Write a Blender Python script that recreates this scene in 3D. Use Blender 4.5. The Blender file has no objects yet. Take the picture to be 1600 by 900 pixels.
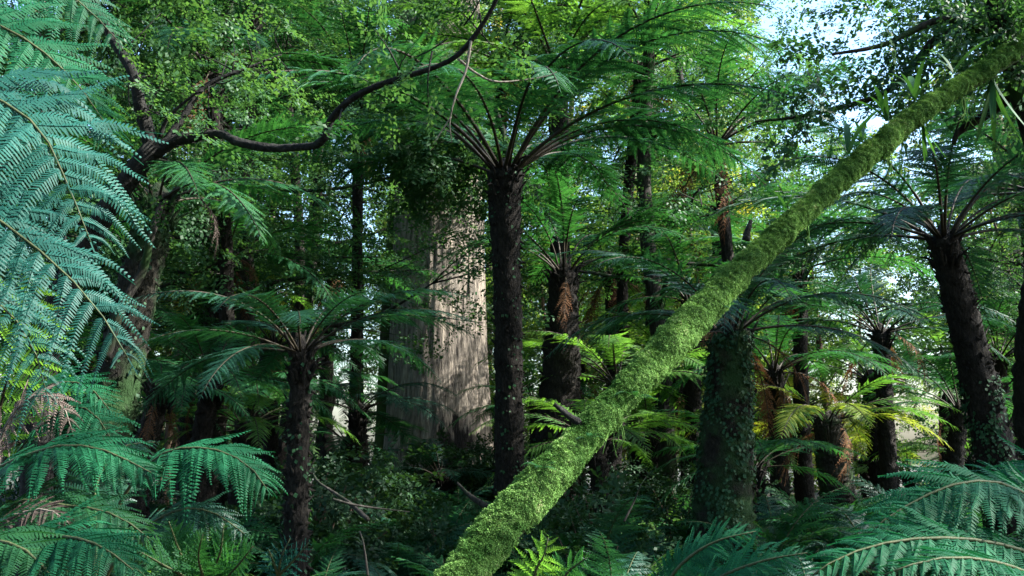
import bpy, math, random
import numpy as np
from mathutils import Matrix, Vector, Euler

R = math.radians
PI = math.pi
sc = bpy.context.scene
COL = sc.collection
rng = np.random.default_rng(7)
random.seed(7)

# ------------------------------------------------------------------ camera frame
CAM = np.array([0.0, 0.0, 1.6])
PITCH = R(9.5)
FPX = 800 / math.tan(R(27.5))
FWD = np.array([0, math.cos(PITCH), math.sin(PITCH)])
UPV = np.array([0, -math.sin(PITCH), math.cos(PITCH)])
RGT = np.array([1.0, 0, 0])


def at(px, py, d):
    """world point seen at photo position px, py (1600 x 900) at depth d metres"""
    return CAM + FWD * d + RGT * ((px - 800) / FPX * d) + UPV * ((450 - py) / FPX * d)


def nrm(a):
    return a / np.maximum(np.linalg.norm(a, axis=-1, keepdims=True), 1e-9)


# ------------------------------------------------------------------ mesh helpers
def mesh_np(name, V, F, mat=None, tint=None, smooth=False):
    """V (n,3); F list of (m,k) index arrays"""
    if not isinstance(F, (list, tuple)):
        F = [F]
    F = [f for f in F if len(f)]
    me = bpy.data.meshes.new(name)
    V = np.ascontiguousarray(V, dtype=np.float32)
    me.vertices.add(len(V))
    me.vertices.foreach_set('co', V.ravel())
    loops = np.concatenate([f.ravel() for f in F]).astype(np.int32)
    tot = np.concatenate([np.full(len(f), f.shape[1]) for f in F]).astype(np.int32)
    st = (np.cumsum(tot) - tot).astype(np.int32)
    me.loops.add(len(loops))
    me.loops.foreach_set('vertex_index', loops)
    me.polygons.add(len(tot))
    me.polygons.foreach_set('loop_start', st)
    if smooth:
        me.polygons.foreach_set('use_smooth', np.ones(len(tot), dtype=bool))
    if tint is not None:
        a = me.attributes.new('tint', 'FLOAT', 'POINT')
        a.data.foreach_set('value', np.ascontiguousarray(tint, dtype=np.float32))
    me.update(calc_edges=True)
    if mat is not None:
        me.materials.append(mat)
    return me


def join(parts):
    """parts: list of (V, F[, tint]) -> one"""
    Vs, Fs, Ts, o = [], [], [], 0
    for p in parts:
        V, F = p[0], p[1]
        t = p[2] if len(p) > 2 else np.full(len(V), 0.5)
        for f in (F if isinstance(F, (list, tuple)) else [F]):
            if len(f):
                Fs.append(f + o)
        Vs.append(V)
        Ts.append(t)
        o += len(V)
    return np.concatenate(Vs), Fs, np.concatenate(Ts)


def obj(name, me, parent=None, loc=(0, 0, 0), rot=(0, 0, 0), scale=1, mat=None):
    o = bpy.data.objects.new(name, me)
    COL.objects.link(o)
    o.parent = parent
    o.location = loc
    o.rotation_euler = rot
    o.scale = (scale,) * 3 if np.isscalar(scale) else scale
    if mat is not None:
        o.material_slots[0].link = 'OBJECT'
        o.material_slots[0].material = mat
    return o


def tag(o, label=None, cat=None, group=None, kind=None):
    if label: o['label'] = label
    if cat: o['category'] = cat
    if group: o['group'] = group
    if kind: o['kind'] = kind
    return o


def thing(name, label, cat, loc=(0, 0, 0), group=None, rz=0.0):
    o = bpy.data.objects.new(name, None)
    COL.objects.link(o)
    o.empty_display_size = 0.2
    o.location = loc
    o.rotation_euler = (0, 0, rz)
    return tag(o, label, cat, group)


def copy_tree(o, parent=None):
    c = o.copy()
    COL.objects.link(c)
    c.parent = parent
    for ch in list(o.children):
        copy_tree(ch, c)
    return c


def smooth_path(pts, n):
    """Catmull-Rom through pts, n samples, even arc length"""
    P = np.asarray(pts, float)
    if len(P) < 3:
        P = np.array([P[0], (P[0] + P[1]) / 2, P[1]])
    Q = np.vstack([2 * P[0] - P[1], P, 2 * P[-1] - P[-2]])
    out = []
    for i in range(1, len(Q) - 2):
        t = np.linspace(0, 1, 12, endpoint=False)[:, None]
        a, b, c, d = Q[i - 1], Q[i], Q[i + 1], Q[i + 2]
        out.append(0.5 * (2 * b + (c - a) * t + (2 * a - 5 * b + 4 * c - d) * t ** 2 + (3 * b - a - 3 * c + d) * t ** 3))
    out.append(P[-1:])
    C = np.concatenate(out)
    s = np.concatenate([[0], np.cumsum(np.linalg.norm(np.diff(C, axis=0), axis=1))])
    u = np.linspace(0, s[-1], n)
    return np.stack([np.interp(u, s, C[:, k]) for k in range(3)], 1)


def frames(P):
    T = nrm(np.gradient(P, axis=0))
    ref = np.array([0.0, 0, 1]) if abs(T[0][2]) < 0.8 else np.array([0.0, 1, 0])
    N = []
    n = ref
    for t in T:
        n = n - t * np.dot(n, t)
        n = n / np.linalg.norm(n)
        N.append(n)
    N = np.array(N)
    return T, N, np.cross(T, N)


def tube(pts, radii, sides=8, n=None, disp=None, cap=True):
    """tube along pts; disp(u along 0..1, angle, point) -> radius multiplier array"""
    P = smooth_path(pts, n or max(4, len(pts) * 4))
    n = len(P)
    rr = np.interp(np.linspace(0, 1, n), np.linspace(0, 1, len(radii)), radii)
    T, N, B = frames(P)
    a = np.linspace(0, 2 * PI, sides, endpoint=False)
    dirs = N[:, None] * np.cos(a)[None, :, None] + B[:, None] * np.sin(a)[None, :, None]
    r = np.repeat(rr[:, None], sides, 1)
    if disp is not None:
        U, A = np.meshgrid(np.linspace(0, 1, n), a, indexing='ij')
        r = r * disp(U, A)
    V = (P[:, None] + dirs * r[..., None]).reshape(-1, 3)
    i = np.arange(n - 1)[:, None] * sides
    j = np.arange(sides)[None, :]
    k = (j + 1) % sides
    F = [np.stack([i + j, i + k, i + sides + k, i + sides + j], -1).reshape(-1, 4)]
    if cap:
        F.append(np.arange(sides)[None, ::-1])
        F.append((np.arange(sides) + (n - 1) * sides)[None])
    return V, F


def wobble(seed, amp, nk=10, ku=14, ka=9):
    g = np.random.default_rng(seed)
    w = [(g.uniform(1, ku), g.integers(1, ka), g.uniform(0, 6.28), g.uniform(0.3, 1)) for _ in range(nk)]

    def f(U, A):
        s = 0
        for a, b, c, d in w:
            s = s + d * np.sin(2 * PI * a * U + b * A + c)
        return 1 + amp * s / math.sqrt(nk)
    return f


def vnoise(P, freq, seed):
    """value noise, about zero mean and unit spread"""
    lat = np.random.default_rng(seed).normal(0, 1, (32, 32, 32))
    q = P * freq
    i = np.floor(q).astype(int)
    f = q - i
    f = f * f * (3 - 2 * f)
    out = 0
    for dx in (0, 1):
        for dy in (0, 1):
            for dz in (0, 1):
                w = (f[:, 0] if dx else 1 - f[:, 0]) * (f[:, 1] if dy else 1 - f[:, 1]) * (f[:, 2] if dz else 1 - f[:, 2])
                out = out + w * lat[(i[:, 0] + dx) % 32, (i[:, 1] + dy) % 32, (i[:, 2] + dz) % 32]
    return out * 1.6


# ------------------------------------------------------------------ materials
def new_mat(name):
    m = bpy.data.materials.new(name)
    m.use_nodes = True
    nt = m.node_tree
    nt.nodes.clear()
    return m, nt, nt.nodes.new('ShaderNodeOutputMaterial')


def ramp(nt, fac, stops):
    r = nt.nodes.new('ShaderNodeValToRGB')
    while len(r.color_ramp.elements) < len(stops):
        r.color_ramp.elements.new(0.5)
    for e, (p, c) in zip(r.color_ramp.elements, stops):
        e.position = p
        e.color = (*c, 1)
    nt.links.new(fac, r.inputs[0])
    return r.outputs[0]


def leaf_mat(name, dark, light, trans=0.45, rough=0.5, tboost=(1.5, 1.45, 0.5), spec=0.35, odd=None):
    """leaf blade: reflects its own colour, lets a yellower green through"""
    m, nt, out = new_mat(name)
    N, L = nt.nodes, nt.links
    at_ = N.new('ShaderNodeAttribute'); at_.attribute_name = 'tint'
    oi = N.new('ShaderNodeObjectInfo')
    ad = N.new('ShaderNodeMath'); ad.operation = 'MULTIPLY_ADD'
    L.new(oi.outputs['Random'], ad.inputs[0]); ad.inputs[1].default_value = 0.45
    sb = N.new('ShaderNodeMath'); sb.operation = 'SUBTRACT'
    L.new(at_.outputs['Fac'], sb.inputs[0]); sb.inputs[1].default_value = 0.22
    L.new(sb.outputs[0], ad.inputs[2])
    stops = [(0.0, dark), (1.0, light)] if odd is None else [(0.0, dark), (0.9, light), (1.0, odd)]
    col = ramp(nt, ad.outputs[0], stops)
    p = N.new('ShaderNodeBsdfPrincipled')
    L.new(col, p.inputs['Base Color'])
    p.inputs['Roughness'].default_value = rough
    p.inputs['Specular IOR Level'].default_value = spec
    t = N.new('ShaderNodeBsdfTranslucent')
    mu = N.new('ShaderNodeMix'); mu.data_type = 'RGBA'; mu.blend_type = 'MULTIPLY'
    mu.inputs[0].default_value = 1
    L.new(col, mu.inputs['A']); mu.inputs['B'].default_value = (*tboost, 1)
    L.new(mu.outputs['Result'], t.inputs['Color'])
    mx = N.new('ShaderNodeMixShader'); mx.inputs[0].default_value = trans
    L.new(p.outputs[0], mx.inputs[1]); L.new(t.outputs[0], mx.inputs[2])
    L.new(mx.outputs[0], out.inputs['Surface'])
    return m


def bark_mat(name, c1, c2, c3, stretch=(6, 6, 1), scale=6, bump=0.6, rough=0.9, moss=None, moss_amt=0.5, dist=0.03):
    """fissured bark: noise drawn out along the stem, optional moss patches"""
    m, nt, out = new_mat(name)
    N, L = nt.nodes, nt.links
    tc = N.new('ShaderNodeTexCoord')
    mp = N.new('ShaderNodeMapping'); mp.inputs['Scale'].default_value = stretch
    L.new(tc.outputs['Object'], mp.inputs[0])
    n1 = N.new('ShaderNodeTexNoise'); n1.inputs['Scale'].default_value = scale
    n1.inputs['Detail'].default_value = 8; n1.inputs['Roughness'].default_value = 0.65
    n1.inputs['Distortion'].default_value = 0.3
    L.new(mp.outputs[0], n1.inputs['Vector'])
    n2 = N.new('ShaderNodeTexNoise'); n2.inputs['Scale'].default_value = 1.7; n2.inputs['Detail'].default_value = 5
    L.new(tc.outputs['Object'], n2.inputs['Vector'])
    col = ramp(nt, n1.outputs['Fac'], [(0.34, c1), (0.5, c2), (0.66, c3)])
    mx = N.new('ShaderNodeMix'); mx.data_type = 'RGBA'; mx.blend_type = 'MULTIPLY'; mx.inputs[0].default_value = 0.7
    L.new(col, mx.inputs['A'])
    L.new(ramp(nt, n2.outputs['Fac'], [(0.3, (0.45, 0.43, 0.42)), (0.7, (1.2, 1.15, 1.1))]), mx.inputs['B'])
    fin = mx.outputs['Result']
    if moss is not None:
        n3 = N.new('ShaderNodeTexNoise'); n3.inputs['Scale'].default_value = 2.6; n3.inputs['Detail'].default_value = 7
        L.new(tc.outputs['Object'], n3.inputs['Vector'])
        fa = ramp(nt, n3.outputs['Fac'], [(0.62 - moss_amt * 0.3, (0, 0, 0)), (0.7 - moss_amt * 0.2, (1, 1, 1))])
        m2 = N.new('ShaderNodeMix'); m2.data_type = 'RGBA'
        L.new(fa, m2.inputs[0]); L.new(fin, m2.inputs['A']); m2.inputs['B'].default_value = (*moss, 1)
        fin = m2.outputs['Result']
    p = N.new('ShaderNodeBsdfPrincipled')
    L.new(fin, p.inputs['Base Color'])
    p.inputs['Roughness'].default_value = rough
    p.inputs['Specular IOR Level'].default_value = 0.2
    b = N.new('ShaderNodeBump'); b.inputs['Strength'].default_value = bump; b.inputs['Distance'].default_value = dist
    L.new(n1.outputs['Fac'], b.inputs['Height'])
    L.new(b.outputs[0], p.inputs['Normal'])
    L.new(p.outputs[0], out.inputs['Surface'])
    return m


M = {}
M['fern'] = leaf_mat('fern green', (0.016, 0.066, 0.030), (0.042, 0.140, 0.044), rough=0.55, spec=0.2)
M['fern_mid'] = leaf_mat('fern deep green', (0.012, 0.052, 0.027), (0.032, 0.112, 0.042), trans=0.36, rough=0.55, spec=0.2)
M['fern_teal'] = leaf_mat('fern blue green', (0.008, 0.054, 0.024), (0.021, 0.112, 0.046), trans=0.3, rough=0.6, tboost=(1.2, 1.3, 0.7), spec=0.14)
M['fern_blue'] = leaf_mat('fern skylit blue', (0.009, 0.054, 0.043), (0.026, 0.104, 0.080), trans=0.25, rough=0.55, tboost=(1.1, 1.2, 0.8), spec=0.2)  # blue cast of the sky light put into the leaf colour
M['fern_lit'] = leaf_mat('fern sunlit green', (0.045, 0.125, 0.028), (0.12, 0.24, 0.045), trans=0.6)  # lit copy of the fern: sunlight painted in as a brighter, yellower green
M['fern_yellow'] = leaf_mat('fern sun yellow', (0.10, 0.19, 0.02), (0.24, 0.26, 0.03), trans=0.55, odd=(0.34, 0.14, 0.02))  # golden sun dapples put into the frond colour as yellow and orange
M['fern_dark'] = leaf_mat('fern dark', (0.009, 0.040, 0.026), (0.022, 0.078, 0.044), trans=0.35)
M['dead'] = leaf_mat('dead frond brown', (0.07, 0.038, 0.02), (0.17, 0.09, 0.045), trans=0.25, rough=0.8, tboost=(1.3, 1.0, 0.7), spec=0.1)
M['dead_grey'] = leaf_mat('dead frond grey', (0.055, 0.042, 0.036), (0.13, 0.10, 0.088), trans=0.2, rough=0.8, tboost=(1.1, 1.0, 0.9), spec=0.1)
M['leaf'] = leaf_mat('beech leaf', (0.020, 0.066, 0.030), (0.060, 0.135, 0.040), trans=0.5, tboost=(1.45, 1.3, 0.55), rough=0.5, spec=0.25)
M['leaf_far'] = leaf_mat('eucalypt leaf', (0.040, 0.095, 0.028), (0.12, 0.18, 0.04), trans=0.58, odd=(0.22, 0.2, 0.05))
M['shrub'] = leaf_mat('shrub leaf', (0.011, 0.030, 0.015), (0.026, 0.062, 0.022), trans=0.3, rough=0.55, spec=0.2)
M['ivy'] = leaf_mat('creeper leaf', (0.012, 0.040, 0.018), (0.034, 0.085, 0.034), trans=0.3, rough=0.6, spec=0.2)
M['strap'] = leaf_mat('strap fern leaf', (0.022, 0.075, 0.022), (0.05, 0.125, 0.035), trans=0.4, rough=0.5, spec=0.2)
M['moss'] = leaf_mat('moss', (0.040, 0.100, 0.018), (0.20, 0.34, 0.085), trans=0.15, rough=0.9, tboost=(1.2, 1.2, 0.6), spec=0.1, odd=(0.36, 0.40, 0.19))
M['stalk'] = bark_mat('frond stalk', (0.012, 0.010, 0.008), (0.03, 0.024, 0.015), (0.05, 0.042, 0.02), scale=14, bump=0.2, rough=0.6)
M['stalk_green'] = bark_mat('green frond stalk', (0.030, 0.042, 0.016), (0.055, 0.070, 0.028), (0.085, 0.090, 0.042), scale=14, bump=0.2, rough=0.6)
M['fibre'] = bark_mat('tree fern trunk fibre', (0.006, 0.005, 0.005), (0.014, 0.012, 0.010), (0.034, 0.029, 0.024), stretch=(5, 5, 2), scale=7, bump=1.0, dist=0.05)
M['fibre_moss'] = bark_mat('mossy tree fern trunk', (0.006, 0.006, 0.005), (0.015, 0.014, 0.010), (0.034, 0.031, 0.022), stretch=(5, 5, 2), scale=7, bump=1.0, dist=0.05, moss=(0.022, 0.050, 0.014), moss_amt=0.6)
M['bark_dark'] = bark_mat('dark wet bark', (0.009, 0.008, 0.007), (0.022, 0.020, 0.017), (0.050, 0.046, 0.040), stretch=(5, 5, 1), scale=5, moss=(0.022, 0.045, 0.012), moss_amt=0.4)
M['bark_pale'] = bark_mat('pale bark', (0.09, 0.075, 0.06), (0.20, 0.17, 0.135), (0.33, 0.29, 0.24), stretch=(5, 5, 0.6), scale=3)
M['bark_brown'] = bark_mat('brown bark', (0.03, 0.02, 0.014), (0.075, 0.052, 0.036), (0.14, 0.10, 0.07), stretch=(5, 5, 0.8), scale=4)
M['bark_mossy'] = bark_mat('moss stained bark', (0.010, 0.010, 0.007), (0.026, 0.028, 0.014), (0.05, 0.05, 0.03), stretch=(3, 3, 3), scale=6, moss=(0.035, 0.06, 0.012), moss_amt=0.9)
M['bark_black'] = bark_mat('black wet bark', (0.005, 0.005, 0.005), (0.013, 0.013, 0.012), (0.034, 0.033, 0.030), stretch=(4, 4, 4), scale=5, bump=1.0)
M['twig'] = bark_mat('bleached twig', (0.10, 0.09, 0.075), (0.2, 0.18, 0.15), (0.3, 0.27, 0.23), scale=12, bump=0.3)


def giant_bark():
    """stringy grey eucalypt bark: long vertical fissures, tan where the outer bark has come away, a charred scar low down"""
    m, nt, out = new_mat('stringy bark')
    N, L = nt.nodes, nt.links
    tc = N.new('ShaderNodeTexCoord')

    def noise(scale, st, det=8, dist=0.2):
        mp = N.new('ShaderNodeMapping'); mp.inputs['Scale'].default_value = st
        L.new(tc.outputs['Object'], mp.inputs[0])
        n = N.new('ShaderNodeTexNoise'); n.inputs['Scale'].default_value = scale
        n.inputs['Detail'].default_value = det; n.inputs['Roughness'].default_value = 0.68
        n.inputs['Distortion'].default_value = dist
        L.new(mp.outputs[0], n.inputs['Vector'])
        return n.outputs['Fac']
    fine = noise(5.0, (2.2, 2.2, 0.34))
    mid = noise(2.0, (1.6, 1.6, 0.35))
    big = noise(0.9, (1, 1, 0.5), 5)
    col = ramp(nt, fine, [(0.34, (0.032, 0.029, 0.026)), (0.44, (0.135, 0.122, 0.106)), (0.54, (0.23, 0.208, 0.178)), (0.68, (0.38, 0.345, 0.295))])
    mx = N.new('ShaderNodeMix'); mx.data_type = 'RGBA'; mx.blend_type = 'MULTIPLY'; mx.inputs[0].default_value = 0.8
    L.new(col, mx.inputs['A'])
    L.new(ramp(nt, mid, [(0.35, (0.5, 0.47, 0.45)), (0.65, (1.15, 1.05, 0.95))]), mx.inputs['B'])
    # char scar: below about 2 m, broken edge
    sp = N.new('ShaderNodeSeparateXYZ'); L.new(tc.outputs['Object'], sp.inputs[0])

    def math_(op, a, b=None, c=None):
        n = N.new('ShaderNodeMath'); n.operation = op
        for i, v in enumerate((a, b, c)):
            if v is None: continue
            if hasattr(v, 'links'): L.new(v, n.inputs[i])
            else: n.inputs[i].default_value = v
        return n.outputs[0]
    dx = math_('SUBTRACT', sp.outputs['X'], 0.42)
    dx = math_('MULTIPLY', dx, 1.5)
    dz = math_('MULTIPLY', math_('SUBTRACT', sp.outputs['Z'], 1.35), 0.95)
    rad = math_('ADD', math_('MULTIPLY', dx, dx), math_('MULTIPLY', dz, dz))
    rad = math_('ADD', rad, math_('MULTIPLY', math_('SUBTRACT', noise(2.2, (2, 2, 0.5)), 0.5), 3.2))
    fac = ramp(nt, rad, [(0.35, (1, 1, 1)), (0.60, (0, 0, 0))])
    ch = N.new('ShaderNodeMix'); ch.data_type = 'RGBA'
    L.new(fac, ch.inputs[0]); L.new(mx.outputs['Result'], ch.inputs['A']); ch.inputs['B'].default_value = (0.014, 0.012, 0.011, 1)
    p = N.new('ShaderNodeBsdfPrincipled')
    L.new(ch.outputs['Result'], p.inputs['Base Color'])
    p.inputs['Roughness'].default_value = 0.9
    p.inputs['Specular IOR Level'].default_value = 0.15
    h = math_('ADD', math_('MULTIPLY', mid, 0.6), fine)
    h = math_('ADD', h, math_('MULTIPLY', big, 0.4))
    b = N.new('ShaderNodeBump'); b.inputs['Strength'].default_value = 1.0; b.inputs['Distance'].default_value = 0.12
    L.new(h, b.inputs['Height']); L.new(b.outputs[0], p.inputs['Normal'])
    L.new(p.outputs[0], out.inputs['Surface'])
    return m


M['giant'] = giant_bark()


def ground_mat():
    m, nt, out = new_mat('forest floor')
    N, L = nt.nodes, nt.links
    tc = N.new('ShaderNodeTexCoord')
    n1 = N.new('ShaderNodeTexNoise'); n1.inputs['Scale'].default_value = 9; n1.inputs['Detail'].default_value = 8
    n2 = N.new('ShaderNodeTexNoise'); n2.inputs['Scale'].default_value = 0.6; n2.inputs['Detail'].default_value = 4
    L.new(tc.outputs['Object'], n1.inputs['Vector']); L.new(tc.outputs['Object'], n2.inputs['Vector'])
    c1 = ramp(nt, n1.outputs['Fac'], [(0.35, (0.012, 0.009, 0.006)), (0.5, (0.035, 0.026, 0.017)), (0.68, (0.08, 0.06, 0.038))])
    mx = N.new('ShaderNodeMix'); mx.data_type = 'RGBA'
    L.new(ramp(nt, n2.outputs['Fac'], [(0.45, (0, 0, 0)), (0.65, (1, 1, 1))]), mx.inputs[0])
    L.new(c1, mx.inputs['A']); mx.inputs['B'].default_value = (0.022, 0.038, 0.014, 1)
    p = N.new('ShaderNodeBsdfPrincipled'); L.new(mx.outputs['Result'], p.inputs['Base Color'])
    p.inputs['Roughness'].default_value = 0.95
    b = N.new('ShaderNodeBump'); b.inputs['Strength'].default_value = 0.8; b.inputs['Distance'].default_value = 0.06
    L.new(n1.outputs['Fac'], b.inputs['Height']); L.new(b.outputs[0], p.inputs['Normal'])
    L.new(p.outputs[0], out.inputs['Surface'])
    return m


# ------------------------------------------------------------------ ground
def gh(x, y):
    x = np.asarray(x, float); y = np.asarray(y, float)
    z = 0.12 * np.sin(x * 0.9 + 1.3) * np.cos(y * 0.7) + 0.10 * np.sin(x * 0.33 + y * 0.41) + 0.05 * np.sin(2.3 * x - 1.7 * y)
    z = z + 0.55 * np.exp(-((x + 2) ** 2 + (y - 25) ** 2) / 60)
    z = z - 3.0 / (1 + np.exp(-(y - 75) / 8))
    return z


g1 = np.concatenate([-np.geomspace(400, 22, 26), np.linspace(-20, 20, 81), np.geomspace(22, 400, 26)])
g2 = np.concatenate([-np.geomspace(400, 10, 20), np.linspace(-8, 44, 105), np.geomspace(46, 600, 30)])
GX, GY = np.meshgrid(g1, g2)
ni, nj = GX.shape
ii = (np.arange(ni - 1)[:, None] * nj + np.arange(nj - 1)[None]).ravel()
tag(obj('ground', mesh_np('ground', np.stack([GX.ravel(), GY.ravel(), gh(GX, GY).ravel()], 1),
        np.stack([ii, ii + 1, ii + nj + 1, ii + nj], 1), ground_mat(), smooth=True)),
    'dark leaf strewn forest floor', kind='structure')


def gz(x, y):
    return float(gh(x, y))


# ------------------------------------------------------------------ fern fronds
def frond_geo(path, normal, pin_len, n_pin=24, n_pl=15, bare=0.16, ang=0.5, droop=0.18, fwd=0.12, plr=0.19,
              segs=1, fold=0.15, seed=0, base_w=0.45, gravity=(0, 0, -1), jit=1.0, gap=0.56, wave=0.02):
    """A twice divided frond: pinnae both sides of the rachis, each a comb of pinnules. Returns V, F, tint."""
    g = np.random.default_rng(seed)
    P = np.asarray(path)
    K = len(P)
    Tn = nrm(np.gradient(P, axis=0))
    Nn = np.broadcast_to(np.asarray(normal, float), P.shape)
    Nn = nrm(Nn - Tn * (Nn * Tn).sum(1, keepdims=True))
    u = (np.arange(n_pin) + 0.5) / n_pin
    u = np.concatenate([u, u + 0.25 / n_pin])
    u = np.clip(u, 0, 0.995)
    side = np.concatenate([np.ones(n_pin), -np.ones(n_pin)])
    t = (bare + (1 - bare) * u) * (K - 1)
    ip = lambda A: np.stack([np.interp(t, np.arange(K), A[:, k]) for k in range(3)], 1)
    B, T, Nv = ip(P), nrm(ip(Tn)), nrm(ip(Nn))
    S = np.cross(T, Nv) * side[:, None]
    L = pin_len * (1 - u ** 2.3) ** 0.85 * (base_w + (1 - base_w) * np.minimum(1, u / 0.35)) * (1 + g.normal(0, 0.06 * jit, len(u)))
    L = np.maximum(L, pin_len * 0.03)
    an = ang + u * 0.25 + g.normal(0, 0.07 * jit, len(u))
    D = nrm(S * np.cos(an)[:, None] + T * np.sin(an)[:, None] + Nv * g.normal(0.0, 0.10 * jit, len(u))[:, None])
    dr = np.maximum(0, droop * (1 + g.normal(0, 0.35 * jit, len(u))))
    G = np.asarray(gravity, float)
    s = np.linspace(0.03, 0.985, n_pl)
    e = lambda a: a[:, None, :]
    sL = (L[:, None] * s)[..., None]
    s2 = (L[:, None] * s * s)[..., None]
    pos = e(B) + e(D) * sL + (G * dr[:, None])[:, None] * s2 + e(T) * fwd * s2
    ph = g.uniform(0, 6.28, (2, len(u), 1))
    pos = pos + (e(Nv) * np.sin(s[None] * 7 + ph[0])[..., None] + e(T) * np.sin(s[None] * 5 + ph[1])[..., None]) * sL * wave
    der = nrm(e(D) + 2 * (G * dr[:, None])[:, None] * s[None, :, None] + 2 * fwd * e(T) * s[None, :, None])
    n2 = nrm(e(Nv) - der * (e(Nv) * der).sum(-1, keepdims=True))
    q = np.cross(der, n2)
    l = L[:, None] * plr * (1 - 0.92 * s ** 1.7)[None] * (0.75 + 0.25 * np.minimum(1, s / 0.12))[None]
    l = l * (1 + g.normal(0, 0.08, l.shape))
    w = (L / n_pl)[:, None] * gap * np.ones_like(l)
    if segs == 1:
        fr, ww = [0, 1], [1.0, 0.22]
    elif segs == 2:
        fr, ww = [0, 0.55, 1], [0.8, 0.9, 0.12]
    else:
        fr = [0, 0.2, 0.32, 0.5, 0.62, 0.8, 1.0]
        ww = [0.75, 1.0, 0.66, 0.86, 0.55, 0.62, 0.06]
    Vs, Fs, Ts, o = [], [], [], 0
    tp = np.clip(0.5 + g.normal(0, 0.13, len(u)), 0, 1)
    for sd in (1, -1):
        dirn = nrm(q * sd * 0.9 + der * 0.42 - n2 * (fold + g.normal(0, 0.10, l.shape)[..., None]))
        rows = []
        for f, k in zip(fr, ww):
            c = pos + dirn * (l * f)[..., None] - n2 * (0.12 * l * f * f)[..., None]
            rows.append(np.stack([c - der * (w * k)[..., None], c + der * (w * k)[..., None]], 2))
        A = np.stack(rows, 2)                       # P, M, rows, 2, 3
        nr = len(fr)
        nP, nM = l.shape
        V = A.reshape(-1, 3)
        b0 = (np.arange(nP * nM) * nr * 2)[:, None] + (np.arange(nr - 1) * 2)[None]
        b0 = b0.ravel()
        F = np.stack([b0, b0 + 1, b0 + 3, b0 + 2], 1) if sd > 0 else np.stack([b0 + 2, b0 + 3, b0 + 1, b0], 1)
        Vs.append(V); Fs.append(F + o); o += len(V)
        Ts.append(np.repeat(np.clip(tp[:, None] + g.normal(0, 0.07, (nP, nM)), 0, 1).ravel(), nr * 2))
    Sr = np.cross(Tn, Nn)
    wr = pin_len * 0.012 * np.linspace(1.3, 0.3, K)[:, None]
    Vs.append(np.stack([P - Sr * wr, P + Sr * wr], 1).reshape(-1, 3))
    b = np.arange(K - 1) * 2 + o
    Fs.append(np.stack([b, b + 1, b + 3, b + 2], 1)); Ts.append(np.full(2 * K, 0.5)); o += 2 * K
    # pinna midribs
    sm = np.linspace(0, 1, 5)
    pm = e(B) + e(D) * (L[:, None] * sm)[..., None] + (G * dr[:, None])[:, None] * (L[:, None] * sm * sm)[..., None] + e(T) * fwd * (L[:, None] * sm * sm)[..., None]
    wm = e(T) * (pin_len * 0.006 * np.linspace(1, 0.3, 5))[None, :, None] + e(Nv) * 0.002
    Vs.append(np.stack([pm - wm, pm + wm], 2).reshape(-1, 3))
    b = ((np.arange(len(u)) * 10)[:, None] + (np.arange(4) * 2)[None]).ravel() + o
    Fs.append(np.stack([b, b + 1, b + 3, b + 2], 1)); Ts.append(np.full(len(u) * 10, 0.6))
    return np.concatenate(Vs), Fs, np.concatenate(Ts)


def arch(length, e0, e1, n=26, power=1.0, sway=0.0):
    """rachis in the xz plane: leaves at elevation e0 and turns over to e1"""
    u = np.linspace(0, 1, n)
    e = R(e0) + (R(e1) - R(e0)) * u ** power
    a = sway * u ** 1.5
    ds = length / (n - 1)
    d = np.stack([np.cos(e) * np.cos(a), np.cos(e) * np.sin(a), np.sin(e)], 1) * ds
    return np.concatenate([[[0, 0, 0]], np.cumsum(d[:-1], 0)])


def frond_pair(name, path, normal, mat, stalk_mat, r0=0.014, seed=0, **kw):
    V, F, T = frond_geo(path, normal, seed=seed, **kw)
    blade = mesh_np(name, V, F, mat, T)
    sv, sf = tube(path[:-1], [r0 * 1.5, r0, r0 * 0.7, r0 * 0.25], 5, n=16)
    stalk = mesh_np(name + '_stalk', sv, sf, stalk_mat, smooth=True)
    return blade, stalk


UP = np.array([0, 0, 1.0])
# tree fern fronds, unit 3 m long; several bends, shared by the ferns
FV = []
for i, (e0, e1, pw, sw) in enumerate([(62, -35, 1.1, 0.1), (55, -20, 1.0, -0.15), (70, -10, 1.2, 0.2), (40, -45, 1.0, -0.1),
                                      (30, -40, 1.2, 0.15), (66, -48, 0.95, -0.25), (48, -30, 1.3, 0.3), (20, -55, 1.1, 0.0)]):
    FV.append(frond_pair('frond', arch(3.0, e0, e1, power=pw, sway=sw), (-0.3, 0, 1), M['fern'], M['stalk'], 0.015, seed=100 + i,
                         pin_len=0.50, n_pin=27, n_pl=20, bare=0.2, plr=0.15, droop=0.22))
FS = []     # small ground fern fronds, unit 1 m
for i, (e0, e1, pw, sw) in enumerate([(75, -10, 1.0, 0.1), (60, -30, 1.0, -0.2), (45, -35, 1.2, 0.2), (65, -45, 1.3, 0.0)]):
    FS.append(frond_pair('ground_frond', arch(1.0, e0, e1, power=pw, sway=sw), (-0.3, 0, 1), M['fern'], M['stalk_green'], 0.005, seed=150 + i,
                         pin_len=0.22, n_pin=18, n_pl=11, bare=0.15, plr=0.2, droop=0.25))
FD = []     # dead fronds hanging down the trunk
for i, (e0, e1) in enumerate([(-20, -95), (-45, -88), (10, -100)]):
    FD.append(frond_pair('dead_frond', arch(1.8, e0, e1, power=0.6), (-1, 0, 0.3), M['dead'], M['stalk'], 0.010, seed=170 + i,
                         pin_len=0.26, n_pin=20, n_pl=10, bare=0.15, plr=0.2, droop=0.8, jit=2.5))


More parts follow.
